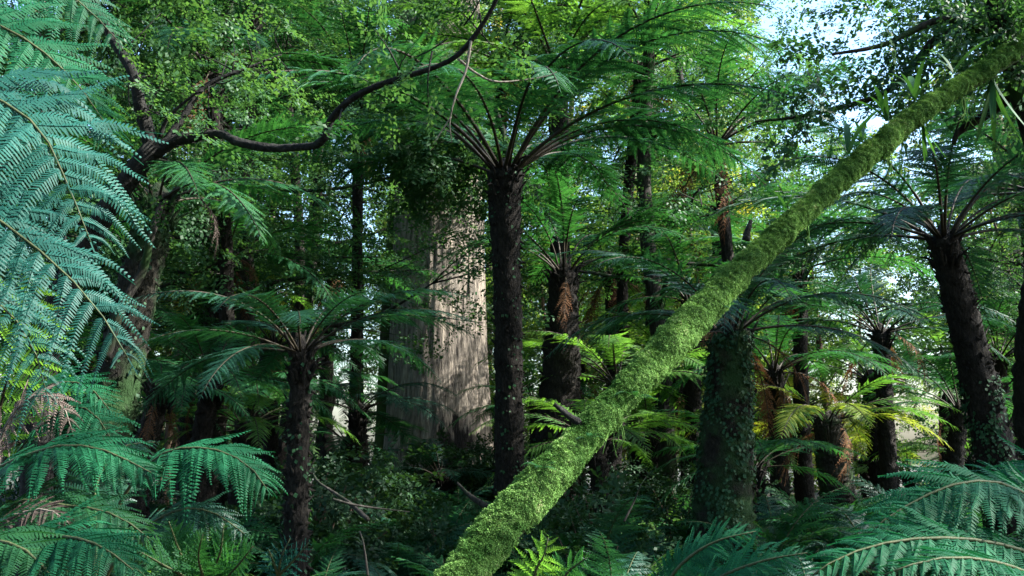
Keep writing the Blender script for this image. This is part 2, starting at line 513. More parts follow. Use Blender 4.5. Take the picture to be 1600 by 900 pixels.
def put_frond(parent, var, loc, az, tilt=0, roll=0, scale=1.0, mat=None, name='frond', stalk_mat=None, label=None):
    b = obj(name, var[0], parent, loc, Euler((roll, tilt, 0), 'XYZ').to_matrix().to_euler(), scale, mat)
    b.rotation_euler = (Matrix.Rotation(az, 3, 'Z') @ Matrix.Rotation(tilt, 3, 'Y') @ Matrix.Rotation(roll, 3, 'X')).to_euler()
    if label: b['label'] = label
    obj('stalk', var[1], b, mat=stalk_mat)
    return b


def trunk_stubs(P, rr, g, n, ln=0.12):
    """stubs of old frond bases round a tree fern trunk"""
    T, N, B = frames(P)
    k = g.integers(1, len(P) - 1, n)
    a = g.uniform(0, 2 * PI, n)
    d = N[k] * np.cos(a)[:, None] + B[k] * np.sin(a)[:, None]
    p = P[k] + g.uniform(-0.1, 0.1, (n, 1)) * T[k] + d * (rr[k] * 0.93)[:, None]
    t = np.cross(T[k], d)
    l = ln * g.uniform(0.5, 1.3, (n, 1))
    w = 0.018
    tip = p + d * l * 0.55 + np.array([0, 0, 1]) * l * g.uniform(-0.6, 1.0, (n, 1))
    up = np.array([0, 0, 1]) * w * 1.6
    V = np.stack([p - t * w, p + up, p + t * w, p - up, tip], 1).reshape(-1, 3)
    b = (np.arange(n) * 5)[:, None]
    F = np.concatenate([b + np.array([[i, (i + 1) % 4, 4]]) for i in range(4)])
    return V, [F]


def leaves_on(P, rr, g, n, size, a0=0, a1=2 * PI, off=0.02, lo=0.0, hi=1.0, hang=0.7, patch=True):
    """climbing leaves lying against a stem"""
    T, N, B = frames(P)
    k = np.clip((g.uniform(lo, hi, n) * (len(P) - 1)).astype(int), 0, len(P) - 2)
    a = g.uniform(a0, a1, n)
    if patch:
        pa = np.sin(k * 0.35 + 2 * a) + np.sin(k * 0.13 - 3 * a + 1) + g.normal(0, 0.5, n)
        keep = pa > -0.3
        k, a = k[keep], a[keep]
        n = len(k)
    f = g.uniform(0, 1, (n, 1))
    c = P[k] * (1 - f) + P[k + 1] * f
    d = N[k] * np.cos(a)[:, None] + B[k] * np.sin(a)[:, None]
    p = c + d * (rr[k][:, None] + off * g.uniform(0.2, 1.6, (n, 1)))
    tn = nrm(np.cross(UP, d) + 1e-4)
    l = size * g.uniform(0.6, 1.4, (n, 1))
    dn = nrm(np.array([0, 0, -hang]) + tn * g.normal(0, 0.5, (n, 1)) + d * g.uniform(0.1, 0.7, (n, 1)))
    sd = nrm(np.cross(dn, d) + d * g.normal(0, 0.3, (n, 1)))
    V = np.stack([p, p + dn * l * 0.45 + sd * l * 0.4, p + dn * l, p + dn * l * 0.45 - sd * l * 0.4], 1).reshape(-1, 3)
    b = (np.arange(n) * 4)[:, None]
    return V, [b + np.array([[0, 1, 2, 3]])], np.repeat(g.uniform(0.1, 0.9, n), 4)


def tree_fern(label, pts, radii, n_fr, flen, elev=(0, 0), vars_=(0, 1, 2, 5, 6), mat=None, az0=None, dead=0, ivy=0, seed=0,
              stalk_mat=None, dead_mat=None, trunk_mat='fibre', az_skip=None, stubs=160, group='tree ferns of the gully', tiltj=0.16,
              name='tree_fern', ivy_rng=(0, 1), fr_label=None):
    """pts: trunk centre line, foot first (world). Thing > trunk, frond (> stalk), dead_frond, creeper"""
    g = np.random.default_rng(1000 + seed)
    P0 = np.array(pts[0], float)
    th = thing(name, label, 'tree fern', P0, group)
    loc = [np.asarray(p) - P0 for p in pts]
    P = smooth_path(loc, 60)
    rr = np.interp(np.linspace(0, 1, 60), np.linspace(0, 1, len(radii)), radii)
    parts = [tube(loc, radii, 20, 90, wobble(seed, 0.11, 14, 30, 9))]
    parts.append(trunk_stubs(P, rr, g, stubs))
    for i in range(26):
        az = g.uniform(0, 2 * PI); h_ = g.uniform(0.02, 0.35)
        r_ = radii[-1] * 0.9
        q0 = P[-1] + np.array([math.cos(az) * r_, math.sin(az) * r_, -h_])
        od = np.array([math.cos(az), math.sin(az), 0]); l_ = g.uniform(0.06, 0.26)
        parts.append(tube([q0, q0 + od * l_ * 0.3 + UP * l_ * 0.6, q0 + od * l_ * g.uniform(0.5, 0.9) + UP * l_ * g.uniform(0.4, 1.2)], [0.022, 0.017, 0.008], 5, 5))
    parts.append(tube([P[-1] - UP * 0.12, P[-1] + UP * 0.05, P[-1] + UP * 0.16], [radii[-1] * 0.97, radii[-1] * 0.8, radii[-1] * 0.2], 14, 8, wobble(seed + 5, 0.12)))
    V, F, _ = join(parts)
    obj('trunk', mesh_np('trunk', V, F, M[trunk_mat], smooth=False), th)
    if ivy:
        V, F, T = leaves_on(P, rr, g, int(ivy * 2.4), 0.042, lo=ivy_rng[0], hi=ivy_rng[1])
        obj('creeper', mesh_np('creeper', V, F, M['ivy'], T), th)
    top = P[-1]
    for i in range(n_fr):
        az = (az0 or 0) + 2 * PI * i / n_fr + g.normal(0, 0.16)
        if az_skip and az_skip(az % (2 * PI)): continue
        v = FV[vars_[i % len(vars_)]]
        put_frond(th, v, top + np.array([math.cos(az), math.sin(az), -0.4]) * radii[-1] * 0.45, az,
                  R(g.uniform(*elev)) if elev != (0, 0) else g.normal(0, tiltj), g.normal(0, 0.15),
                  flen / 3.0 * g.uniform(0.85, 1.1), mat[i % len(mat)] if isinstance(mat, list) else mat, stalk_mat=stalk_mat, label=fr_label)
    for i in range(dead):
        az = 2 * PI * (i + 0.5) / dead + g.normal(0, 0.3)
        put_frond(th, FD[i % 3], top + np.array([math.cos(az), math.sin(az), -0.5]) * radii[-1] * 0.8, az, g.normal(0, 0.2), g.normal(0, 0.3),
                  flen / 3.0 * g.uniform(0.7, 1.1), dead_mat, name='dead_frond')
    return th


def foot(px, py, d):
    """ground point below a photo position at depth d"""
    p = at(px, py, d)
    p[2] = gz(p[0], p[1]) - 0.15
    return p


def lerp(a, b, t):
    return np.asarray(a) * (1 - t) + np.asarray(b) * t


# ---- the named tree ferns -------------------------------------------------
p = at(788, 268, 12.0); f = foot(795, 900, 12.2)
central = tree_fern('tall tree fern with black trunk and a wide umbrella crown beside the giant trunk', [f, lerp(f, p, 0.5) + [0.03, 0, 0], p], [0.22, 0.185, 0.165, 0.165, 0.21],
                    22, 3.7, vars_=(0, 1, 6, 5, 6, 0, 1), elev=(0, 20), seed=1, mat=M['fern_mid'], az0=0.2, ivy=260, stubs=420)
p = at(881, 425, 15.0); f = foot(868, 900, 15.0)
tree_fern('stout tree fern with a short open crown, next behind the black central one', [f, lerp(f, p, 0.5), p], [0.42, 0.36, 0.29, 0.20],
          16, 2.5, vars_=(0, 6, 1, 5, 3), seed=2, mat=M['fern'], stubs=420, dead=2)
p = at(872, 115, 17.5); f = foot(882, 900, 17.5)
tree_fern('tall tree fern right behind the central one, its trunk showing just past the central crown', [f, lerp(f, p, 0.5), p], [0.24, 0.2, 0.17, 0.17],
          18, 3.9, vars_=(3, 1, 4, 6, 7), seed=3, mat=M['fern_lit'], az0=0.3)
p = at(470, 550, 9.0); f = foot(462, 900, 9.0)
tree_fern('short black tree fern in front of the dark undergrowth with flat spreading fronds', [f, lerp(f, p, 0.5), p], [0.14, 0.108, 0.096, 0.09],
          15, 1.75, vars_=(4, 3, 7, 4, 1), seed=4, mat=M['fern_dark'], stubs=260, ivy=120)
p = at(247, 312, 9.5); f = foot(105, 760, 9.2)
lt = tree_fern('leaning tree fern with a woody vine stem climbing its dark trunk', [f, lerp(f, p, 0.5), p], [0.34, 0.27, 0.2, 0.16],
               14, 2.2, vars_=(4, 3, 1, 7), seed=5, ivy=240, stubs=420, trunk_mat='fibre_moss')
p = at(1142, 515, 10.5); f = foot(1120, 900, 10.5)
tree_fern('thick tree fern trunk clad in green creeper under the mossy log', [f, lerp(f, p, 0.5), p], [0.36, 0.31, 0.27, 0.2],
          15, 2.3, vars_=(4, 3, 1, 7, 0), seed=6, mat=M['fern_dark'], ivy=1900, trunk_mat='fibre_moss', stubs=320, dead=4)
p = at(1474, 372, 11.0); f = foot(1600, 880, 11.0)
tree_fern('bluish leaning tree fern with ivy on the lower trunk, under the top of the log', [f, lerp(f, p, 0.55) + [0.03, 0, 0], p], [0.26, 0.22, 0.18, 0.15],
          23, 2.8, vars_=(4, 3, 1, 0, 7), seed=7, mat=M['fern_dark'], ivy=1500, ivy_rng=(0, 0.62), stubs=420)
p = at(1360, 590, 19.0); f = foot(1388, 860, 19.0)
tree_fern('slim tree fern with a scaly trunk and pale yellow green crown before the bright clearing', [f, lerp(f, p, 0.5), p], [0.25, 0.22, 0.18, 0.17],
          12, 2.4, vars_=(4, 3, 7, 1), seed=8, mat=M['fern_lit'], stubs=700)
p = at(1292, 655, 15.0); f = foot(1322, 850, 15.0)
tree_fern('squat tree fern with some fronds painted sunlit yellow and orange', [f, lerp(f, p, 0.5), p], [0.31, 0.28, 0.25, 0.2],
          16, 2.1, vars_=(4, 3, 7, 4), seed=9, mat=[M['fern_lit'], M['fern_yellow'], M['fern_yellow'], M['fern_lit'], M['fern_yellow']], stubs=200, trunk_mat='bark_dark', dead=3)
p = at(1640, 300, 12.5); f = foot(1640, 880, 12.5)
tree_fern('tree fern cut by the edge of the photo behind the bluish leaning one', [f, lerp(f, p, 0.5) + [-0.25, 0, 0], p], [0.26, 0.22, 0.2, 0.16],
          13, 2.8, seed=10, mat=M['fern_dark'], vars_=(3, 4, 7, 1))
# smaller and farther ones
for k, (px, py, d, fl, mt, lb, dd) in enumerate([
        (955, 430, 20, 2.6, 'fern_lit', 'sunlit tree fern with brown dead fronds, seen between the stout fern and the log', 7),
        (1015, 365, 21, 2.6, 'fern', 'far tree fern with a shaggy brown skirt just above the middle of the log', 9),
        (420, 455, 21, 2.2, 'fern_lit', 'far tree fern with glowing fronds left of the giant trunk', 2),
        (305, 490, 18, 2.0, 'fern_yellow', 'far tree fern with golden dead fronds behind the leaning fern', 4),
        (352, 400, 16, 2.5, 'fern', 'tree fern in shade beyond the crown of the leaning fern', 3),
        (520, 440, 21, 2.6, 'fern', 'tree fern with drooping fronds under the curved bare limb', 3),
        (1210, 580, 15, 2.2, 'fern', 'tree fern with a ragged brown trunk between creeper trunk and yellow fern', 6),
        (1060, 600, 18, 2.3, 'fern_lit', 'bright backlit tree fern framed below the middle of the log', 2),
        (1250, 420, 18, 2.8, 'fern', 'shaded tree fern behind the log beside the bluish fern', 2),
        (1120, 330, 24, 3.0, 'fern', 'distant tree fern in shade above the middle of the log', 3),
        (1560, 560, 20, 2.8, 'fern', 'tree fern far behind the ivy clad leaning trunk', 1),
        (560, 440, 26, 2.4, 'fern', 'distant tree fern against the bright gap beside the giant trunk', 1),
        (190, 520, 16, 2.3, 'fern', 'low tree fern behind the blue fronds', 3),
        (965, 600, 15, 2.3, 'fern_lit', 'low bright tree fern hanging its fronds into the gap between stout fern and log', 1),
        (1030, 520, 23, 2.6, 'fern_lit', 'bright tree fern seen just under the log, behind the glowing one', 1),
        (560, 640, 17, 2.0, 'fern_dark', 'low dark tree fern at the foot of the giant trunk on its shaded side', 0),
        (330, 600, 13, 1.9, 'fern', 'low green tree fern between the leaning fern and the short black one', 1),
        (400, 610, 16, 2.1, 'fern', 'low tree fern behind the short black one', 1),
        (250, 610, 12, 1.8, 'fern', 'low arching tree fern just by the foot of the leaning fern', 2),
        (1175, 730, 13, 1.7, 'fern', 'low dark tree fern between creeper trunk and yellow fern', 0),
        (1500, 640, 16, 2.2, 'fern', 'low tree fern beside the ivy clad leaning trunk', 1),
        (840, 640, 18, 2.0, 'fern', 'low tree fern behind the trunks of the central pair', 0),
        (120, 560, 20, 2.4, 'fern_lit', 'tree fern with bright fronds glimpsed behind the blue fronds', 1),
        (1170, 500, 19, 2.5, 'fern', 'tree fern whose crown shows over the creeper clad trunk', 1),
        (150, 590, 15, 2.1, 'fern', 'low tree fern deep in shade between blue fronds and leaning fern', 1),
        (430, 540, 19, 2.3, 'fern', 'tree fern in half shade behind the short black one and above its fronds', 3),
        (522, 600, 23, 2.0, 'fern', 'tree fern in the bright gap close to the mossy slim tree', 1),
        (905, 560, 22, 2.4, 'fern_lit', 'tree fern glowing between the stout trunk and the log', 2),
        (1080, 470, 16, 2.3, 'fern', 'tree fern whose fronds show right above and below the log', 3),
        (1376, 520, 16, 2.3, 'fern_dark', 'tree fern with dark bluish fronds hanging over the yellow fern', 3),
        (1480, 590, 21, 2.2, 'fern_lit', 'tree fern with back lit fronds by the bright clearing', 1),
        (385, 665, 14, 1.8, 'fern_lit', 'low bright green tree fern right behind the short black one', 0),
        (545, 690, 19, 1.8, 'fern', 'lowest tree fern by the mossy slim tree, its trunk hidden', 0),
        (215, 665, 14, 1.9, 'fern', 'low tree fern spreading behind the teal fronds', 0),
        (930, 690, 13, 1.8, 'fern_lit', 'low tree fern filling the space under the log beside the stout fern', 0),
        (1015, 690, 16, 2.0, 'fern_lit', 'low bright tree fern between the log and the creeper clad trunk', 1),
        (1245, 640, 20, 2.0, 'fern_yellow', 'golden tree fern beyond the squat yellow one', 1),
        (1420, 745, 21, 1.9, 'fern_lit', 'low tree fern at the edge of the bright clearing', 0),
        (1520, 720, 18, 1.9, 'fern_lit', 'low bright tree fern just by the ivy clad leaning trunk', 0),
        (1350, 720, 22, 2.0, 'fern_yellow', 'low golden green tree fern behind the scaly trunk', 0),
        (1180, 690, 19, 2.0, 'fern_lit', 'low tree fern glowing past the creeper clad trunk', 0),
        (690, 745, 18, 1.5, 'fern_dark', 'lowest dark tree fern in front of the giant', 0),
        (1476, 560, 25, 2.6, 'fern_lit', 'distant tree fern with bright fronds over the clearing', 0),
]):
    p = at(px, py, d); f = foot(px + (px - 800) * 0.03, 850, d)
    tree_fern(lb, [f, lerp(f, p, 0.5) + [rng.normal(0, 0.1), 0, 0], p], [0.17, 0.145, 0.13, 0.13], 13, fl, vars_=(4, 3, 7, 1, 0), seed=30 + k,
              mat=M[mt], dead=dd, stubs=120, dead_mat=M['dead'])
for k, (px, py, d, fl, mt, lb) in enumerate([
        (560, 150, 19, 3.2, 'fern_mid', 'tall thin tree fern behind the steep part of the curved limb'),
        (330, 110, 15, 3.0, 'fern_mid', 'tall thin tree fern high above the leaning fern'),
        (1000, 110, 19, 3.3, 'fern', 'tall thin tree fern rising behind the right half of the umbrella crown'),
        (1120, 225, 17, 3.0, 'fern_mid', 'tall thin tree fern whose crown spreads just over the middle of the log'),
        (782, 95, 19.3, 3.2, 'fern_lit', 'tall bright tree fern of which only the crown shows behind the black central one'),
        (190, 40, 18, 3.1, 'fern_mid', 'tall thin tree fern touching the top edge behind the forked tree'),
        (440, 60, 22, 3.2, 'fern', 'tall thin tree fern at the top edge over the hanging part of the curved limb'),
]):
    p = at(px, py, d); f = foot(px + (px - 800) * 0.04, 850, d)
    tree_fern(lb, [f, lerp(f, p, 0.5) + [rng.normal(0, 0.25), 0, 0], p], [0.15, 0.11, 0.10, 0.11], 15, fl, vars_=(4, 3, 1, 7, 0, 6), seed=70 + k,
              mat=M[mt], dead=2, stubs=100)
# woody vine on the leaning fern
q = [at(165, 560, 9.0), at(190, 480, 9.0), at(222, 425, 9.1), at(236, 370, 9.1), at(252, 318, 9.3)]
o0 = np.array(lt.location)
V, F = tube([a - o0 for a in q], [0.05, 0.045, 0.04, 0.03], 8, 30, wobble(3, 0.12))
obj('vine_stem', mesh_np('vine_stem', V, F, M['bark_dark'], smooth=True), lt)
put_frond(lt, FD[2], np.array(at(292, 300, 9.2)) - o0, 0.1, 0.25, 0.4, 0.42, M['dead_grey'], name='dead_frond', label='grey withered frond drooping beside the crown')

# ------------------------------------------------------------------ giant eucalypt
gb = at(684, 720, 25.0)
gb[2] = gz(gb[0], gb[1]) - 0.2
gt = thing('giant_tree', 'huge old gum tree with grey stringy bark lit by the sun', 'tree', gb)


def giant_disp(U, A):
    fl = np.exp(-U * 26)
    s = 1 + fl * (0.15 + 0.035 * np.cos(5 * A + 0.7) + 0.03 * np.cos(9 * A + 2))
    g = np.random.default_rng(5)
    for _ in range(14):
        k = g.integers(7, 46)
        s = s + 0.0022 * np.sin(k * A + g.uniform(0, 6) + 5 * np.sin(U * g.uniform(6, 22) + g.uniform(0, 6)))
    s = s + 0.008 * np.sin(3 * A + 9 * U) + 0.004 * np.sin(U * 60 + 2 * np.sin(A))
    return s


topg = gb + np.array([-0.25, 0, 42])
V, F = tube([np.zeros(3), (topg - gb) * 0.5, topg - gb], [1.34, 1.20, 1.10, 1.0, 0.95, 0.8, 0.6, 0.4], 200, 420, giant_disp)
obj('trunk', mesh_np('giant_trunk', V, F, M['giant'], smooth=True), gt)
mb = at(596, 720, 25.2); mb[2] = gz(mb[0], mb[1]) - 0.2
mt_ = thing('mossy_tree', 'slim tree with a moss grown trunk standing close against the shaded side of the giant', 'tree', mb)
# loose ribbons of bark
g = np.random.default_rng(11)
for k in range(34):
    a = g.uniform(PI, 2 * PI)
    z = g.uniform(1.0, 11)
    r = 1.26 - z * 0.016
    c = np.array([math.cos(a) * r, math.sin(a) * r, z])
    ln = g.uniform(0.4, 1.6); w = g.uniform(0.015, 0.05)
    n = 6
    u = np.linspace(0, 1, n)[:, None]
    od = np.array([math.cos(a), math.sin(a), 0]); td = np.array([-math.sin(a), math.cos(a), 0])
    pts = c + np.array([0, 0, -1]) * u * ln + od * (0.03 + 0.09 * u ** 2 * g.uniform(0.2, 1.3)) + td * g.normal(0, 0.05) * u
    V = np.stack([pts - td * w, pts + td * w], 1).reshape(-1, 3)
    b = np.arange(n - 1) * 2
    obj('bark_ribbon', mesh_np('bark_ribbon', V, np.stack([b, b + 1, b + 3, b + 2], 1), M['giant']), gt)

# ------------------------------------------------------------------ mossy leaning log
LP = [(668, 985, 4.6), (732, 895, 4.9), (782, 828, 5.1), (846, 758, 5.3), (955, 640, 5.8), (1147, 438, 6.6), (1262, 328, 7.1), (1420, 192, 7.7), (1562, 97, 8.2), (1690, 15, 8.6)]
lp = [at(*a) for a in LP]
lb0 = lp[0].copy()
lg = thing('mossy_log', 'long leaning log thickly coated in bright green moss', 'log', lb0)
lpl = [a - lb0 for a in lp]
lr = [0.092, 0.102, 0.074, 0.098, 0.074, 0.076, 0.070, 0.074, 0.078, 0.075]
wf = wobble(21, 0.045, 30, 22, 5)
V, F = tube(lpl, lr, 40, 200, wf)
obj('trunk', mesh_np('log_trunk', V, F, M['bark_mossy'], smooth=True), lg)
# moss: cushions of small leafy shoots, dense on the upper side, thin below
LS = smooth_path(lpl, 400)
lrr = np.interp(np.linspace(0, 1, 400), np.linspace(0, 1, len(lr)), lr)
Tl, Nl, Bl = frames(LS)
g = np.random.default_rng(22)
n = 900000
k = g.integers(0, 399, n); ff = g.uniform(0, 1, n)
a = g.uniform(-PI, PI, n)
U = (k + ff) / 399
d = Nl[k] * np.cos(a)[:, None] + Bl[k] * np.sin(a)[:, None]
upness = d @ nrm(np.array([-0.45, -0.35, 0.85]))
c0 = LS[k] * (1 - ff)[:, None] + LS[k + 1] * ff[:, None] + d * lrr[k][:, None]
pat = 0.8 * vnoise(c0, 7, 1) + 0.9 * vnoise(c0, 17, 2) + 0.75 * vnoise(c0, 36, 3) + 0.5 * vnoise(c0, 75, 4)
pat = pat / pat.std()
ridge = np.maximum(pat, -1.2)
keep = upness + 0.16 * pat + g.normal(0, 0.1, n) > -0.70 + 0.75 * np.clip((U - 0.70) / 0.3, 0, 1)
k, ff, a, U, d, upness, pat, ridge = [x[keep] for x in (k, ff, a, U, d, upness, pat, ridge)]
n = len(k)
thick = (0.010 + 0.009 * (ridge + 1.2)) * (0.55 + 0.45 * np.clip(upness + 0.6, 0, 1))
c = LS[k] * (1 - ff)[:, None] + LS[k + 1] * ff[:, None]
fr_ = g.uniform(0, 1, n) ** 0.5
base = c + d * (lrr[k] * wf(U, a) + thick * fr_)[:, None]
hang = np.array([0, 0, -1.0]) - d * (d @ np.array([0, 0, -1.0]))[:, None]
dirn = nrm(d * 0.55 + hang * 0.75 + g.normal(0, 0.42, (n, 3)))
ln = g.uniform(0.005, 0.013, n)[:, None]
sd = nrm(np.cross(dirn, d + g.normal(0, 0.6, (n, 3))))
V = np.stack([base - sd * ln * 0.13, base + dirn * ln * 0.5 + sd * ln * 0.2, base + dirn * ln, base + dirn * ln * 0.5 - sd * ln * 0.2], 1).reshape(-1, 3)
F = (np.arange(n) * 4)[:, None] + np.array([[0, 1, 2, 3]])
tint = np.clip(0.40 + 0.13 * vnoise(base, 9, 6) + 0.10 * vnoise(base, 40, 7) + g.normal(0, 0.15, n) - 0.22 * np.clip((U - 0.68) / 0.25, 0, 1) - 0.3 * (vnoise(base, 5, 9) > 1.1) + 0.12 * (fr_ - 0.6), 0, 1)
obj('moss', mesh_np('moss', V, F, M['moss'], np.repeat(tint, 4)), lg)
# broken limb stubs and hanging moss threads on its underside
parts = []
for k in g.integers(30, 380, 9):
    aa = PI + g.normal(0, 0.7)
    d0 = Nl[k] * math.cos(aa) + Bl[k] * math.sin(aa)
    p0 = LS[k] + d0 * lrr[k] * 0.95
    ln = g.uniform(0.1, 0.4)
    parts = []
    for s in range(5):
        q0 = p0 + g.normal(0, 0.012, 3)
        parts.append(tube([q0, q0 + np.array([g.normal(0, .03), g.normal(0, .03), -ln * 0.5]), q0 + np.array([g.normal(0, .05), g.normal(0, .05), -ln * g.uniform(.6, 1)])], [0.004, 0.004, 0.002], 4, 6))
    V, F, T = join(parts)
    obj('hanging_moss', mesh_np('hanging_moss', V, F, M['moss'], T * 0.3), lg)
for px, py, dx, dz, dd in [(1165, 375, 0.02, 0.14, 6.65), (915, 670, -0.09, 0.14, 5.6)]:
    s0 = at(px, py, dd) - lb0
    V, F = tube([s0, s0 + [dx, 0, dz * 0.5], s0 + [dx * 2, 0, dz]], [0.03, 0.02, 0.012], 7, 8, wobble(9, 0.15))
    obj('limb_stub', mesh_np('limb_stub', V, F, M['bark_black'], smooth=True), lg)

# strap ferns on the log
def strap_plant(pos, n, ln, seed, label, up=1.0):
    g = np.random.default_rng(seed)
    th = thing('strap_fern', label, 'fern', pos, 'strap ferns rooted in the moss of the log')
    for i in range(n):
        az = g.uniform(0, 2 * PI)
        L_ = ln * g.uniform(0.6, 1.2)
        e = R(g.uniform(55, 85)) * up
        m_ = 9
        u = np.linspace(0, 1, m_)[:, None]
        od = np.array([math.cos(az), math.sin(az), 0])
        pts = od * (math.cos(e) * u + 0.35 * u ** 2) * L_ + UP * (math.sin(e) * u - 0.28 * u ** 2) * L_
        td = np.array([-math.sin(az), math.cos(az), 0])
        w = L_ * 0.055 * np.sin(np.clip(u * 0.9 + 0.1, 0, 1) * PI) ** 0.6 + 0.001
        fold = UP * 0.25 * w
        V = np.stack([pts - td * w + fold, pts, pts + td * w + fold], 1).reshape(-1, 3)
        b = np.arange(m_ - 1) * 3
        F = np.concatenate([np.stack([b + j, b + j + 1, b + j + 4, b + j + 3], 1) for j in (0, 1)])
        obj('frond', mesh_np('strap_frond', V, F, M['strap'], np.full(len(V), g.uniform(.2, .9)), smooth=True), th)
    return th


for i, (px, py, d, n, ln, lb) in enumerate([
        (1320, 225, 7.25, 5, 0.36, 'strap fern with the long narrow leaf midway up the top half of the log'),
        (1394, 178, 7.45, 6, 0.30, 'broad leaved strap fern nearer the top of the mossy log'),
        (1440, 148, 7.6, 6, 0.36, 'tallest upright strap fern on the log, near its dark upper end'),
        (1350, 210, 7.3, 3, 0.22, 'small strap fern tuft between the taller ones on the log'),
        (1500, 112, 7.85, 7, 0.30, 'strap fern at the dark upper end of the log'),
        (1235, 345, 6.95, 4, 0.17, 'tiny strap fern lowest on the bright part of the log'),
        (1560, 65, 8.0, 10, 0.34, 'dense clump of strap fern where the log meets the hanging foliage'),
        (1478, 205, 7.7, 4, 0.22, 'strap fern hanging from the shaded underside of the log'),
]):
    q_ = at(px, py, d)
    kk = int(np.argmin(np.linalg.norm(LS + lb0 - q_, axis=1)))
    sgn = -1 if 'hanging' in lb else 1
    strap_plant(LS[kk] + lb0 + np.array([-0.03, -0.05, 0.12 * sgn]) * (1 if sgn > 0 else 0.9), n, ln * 1.2, 400 + i, lb, up=sgn)

for i, (px, py, d, ln, lb) in enumerate([
        (842, 728, 5.25, 0.13, 'tiny fern sprouting on the lower part of the mossy log'),
        (1010, 640, 5.8, 0.17, 'small fern hanging from the side of the log below its middle'),
        (928, 690, 5.5, 0.12, 'tiny fern on the underside of the log near the stout fern'),
        (1120, 480, 6.5, 0.13, 'tiny fern at the middle of the log above the creeper clad trunk')]):
    q_ = at(px, py, d)
    kk = int(np.argmin(np.linalg.norm(LS + lb0 - q_, axis=1)))
    dv = nrm(q_ - (LS[kk] + lb0) + np.array([0.0, -0.05, 0.02]))
    th = thing('log_fern', lb, 'fern', LS[kk] + lb0 + dv * (lrr[kk] + 0.01), 'small ferns growing on the log')
    for q in range(7):
        put_frond(th, FS[q % 4], (0, 0, 0), q * 0.9 + i, 0.2, 0, ln * (0.8 + 0.1 * (q % 4)), M['fern'])

# ------------------------------------------------------------------ broadleaf trees
def spray(g, ln=0.7, nt=9, nl=7, leaf=0.05, flat=0.25):
    """flat fan of leaves on alternate twiglets, pointing +x"""
    base, dirs = [], []
    for i in range(nt):
        u = (i + 1) / nt
        s = 1 if i % 2 else -1
        an = s * R(g.uniform(35, 65)) * (1 - 0.4 * u)
        L_ = ln * 0.5 * (1.1 - 0.7 * u) * g.uniform(0.7, 1.2)
        o = np.array([u * ln, 0, 0])
        dd = np.array([math.cos(an), math.sin(an), g.normal(0, 0.15)])
        for j in range(nl):
            v = (j + 0.6) / nl
            base.append(o + dd * L_ * v + g.normal(0, leaf * 0.25, 3) * [1, 1, 0.6 + flat])
            b2 = an + (1 if j % 2 else -1) * R(g.uniform(25, 70))
            dirs.append([math.cos(b2), math.sin(b2), g.normal(-0.15, 0.35)])
    base = np.array(base); dirs = nrm(np.array(dirs))
    n = len(base)
    sd = nrm(np.cross(dirs, UP) + g.normal(0, 0.35, (n, 3)))
    l = leaf * g.uniform(0.6, 1.3, (n, 1))
    nn = np.cross(sd, dirs)
    V = np.stack([base, base + dirs * l * 0.5 + sd * l * 0.36 + nn * l * 0.08, base + dirs * l, base + dirs * l * 0.5 - sd * l * 0.36 + nn * l * 0.08], 1)
    return V        # n,4,3


def crown_from(tips, heads, g, ln, leaf, nt=9, nl=7, nvar=5, per=3, spread=0.5, droop=0.3, cull=None):
    """leaf sprays at branch tips"""
    tpl = [spray(g, ln, nt, nl, leaf) for _ in range(nvar)]
    out, tin = [], []
    tips = np.repeat(tips, per, 0); heads = np.repeat(heads, per, 0)
    tips = tips + g.normal(0, spread, tips.shape) * [1, 1, 0.7]
    if cull is not None:
        kp = ~cull(tips); tips, heads = tips[kp], heads[kp]
    x = nrm(heads + g.normal(0, 0.55, heads.shape) + np.array([0, 0, -droop]))
    z = nrm(UP + g.normal(0, 0.35, heads.shape))
    y = nrm(np.cross(z, x)); z = np.cross(x, y)
    Mx = np.stack([x, y, z], 1) * g.uniform(0.7, 1.35, (len(x), 1, 1))
    for i in range(nvar):
        s = slice(i, None, nvar)
        V = np.einsum('nvk,mkj->mnvj', tpl[i], Mx[s]) + tips[s][:, None, None]
        out.append(V.reshape(-1, 3))
        tt = np.clip(g.normal(0.5, 0.16, len(tips[s]))[:, None] + g.normal(0, 0.1, (len(tips[s]), tpl[i].shape[0])), 0, 1)
        tin.append(np.repeat(tt.ravel(), 4))
    V = np.concatenate(out)
    F = np.arange(len(V)).reshape(-1, 4)
    return V, [F], np.concatenate(tin)


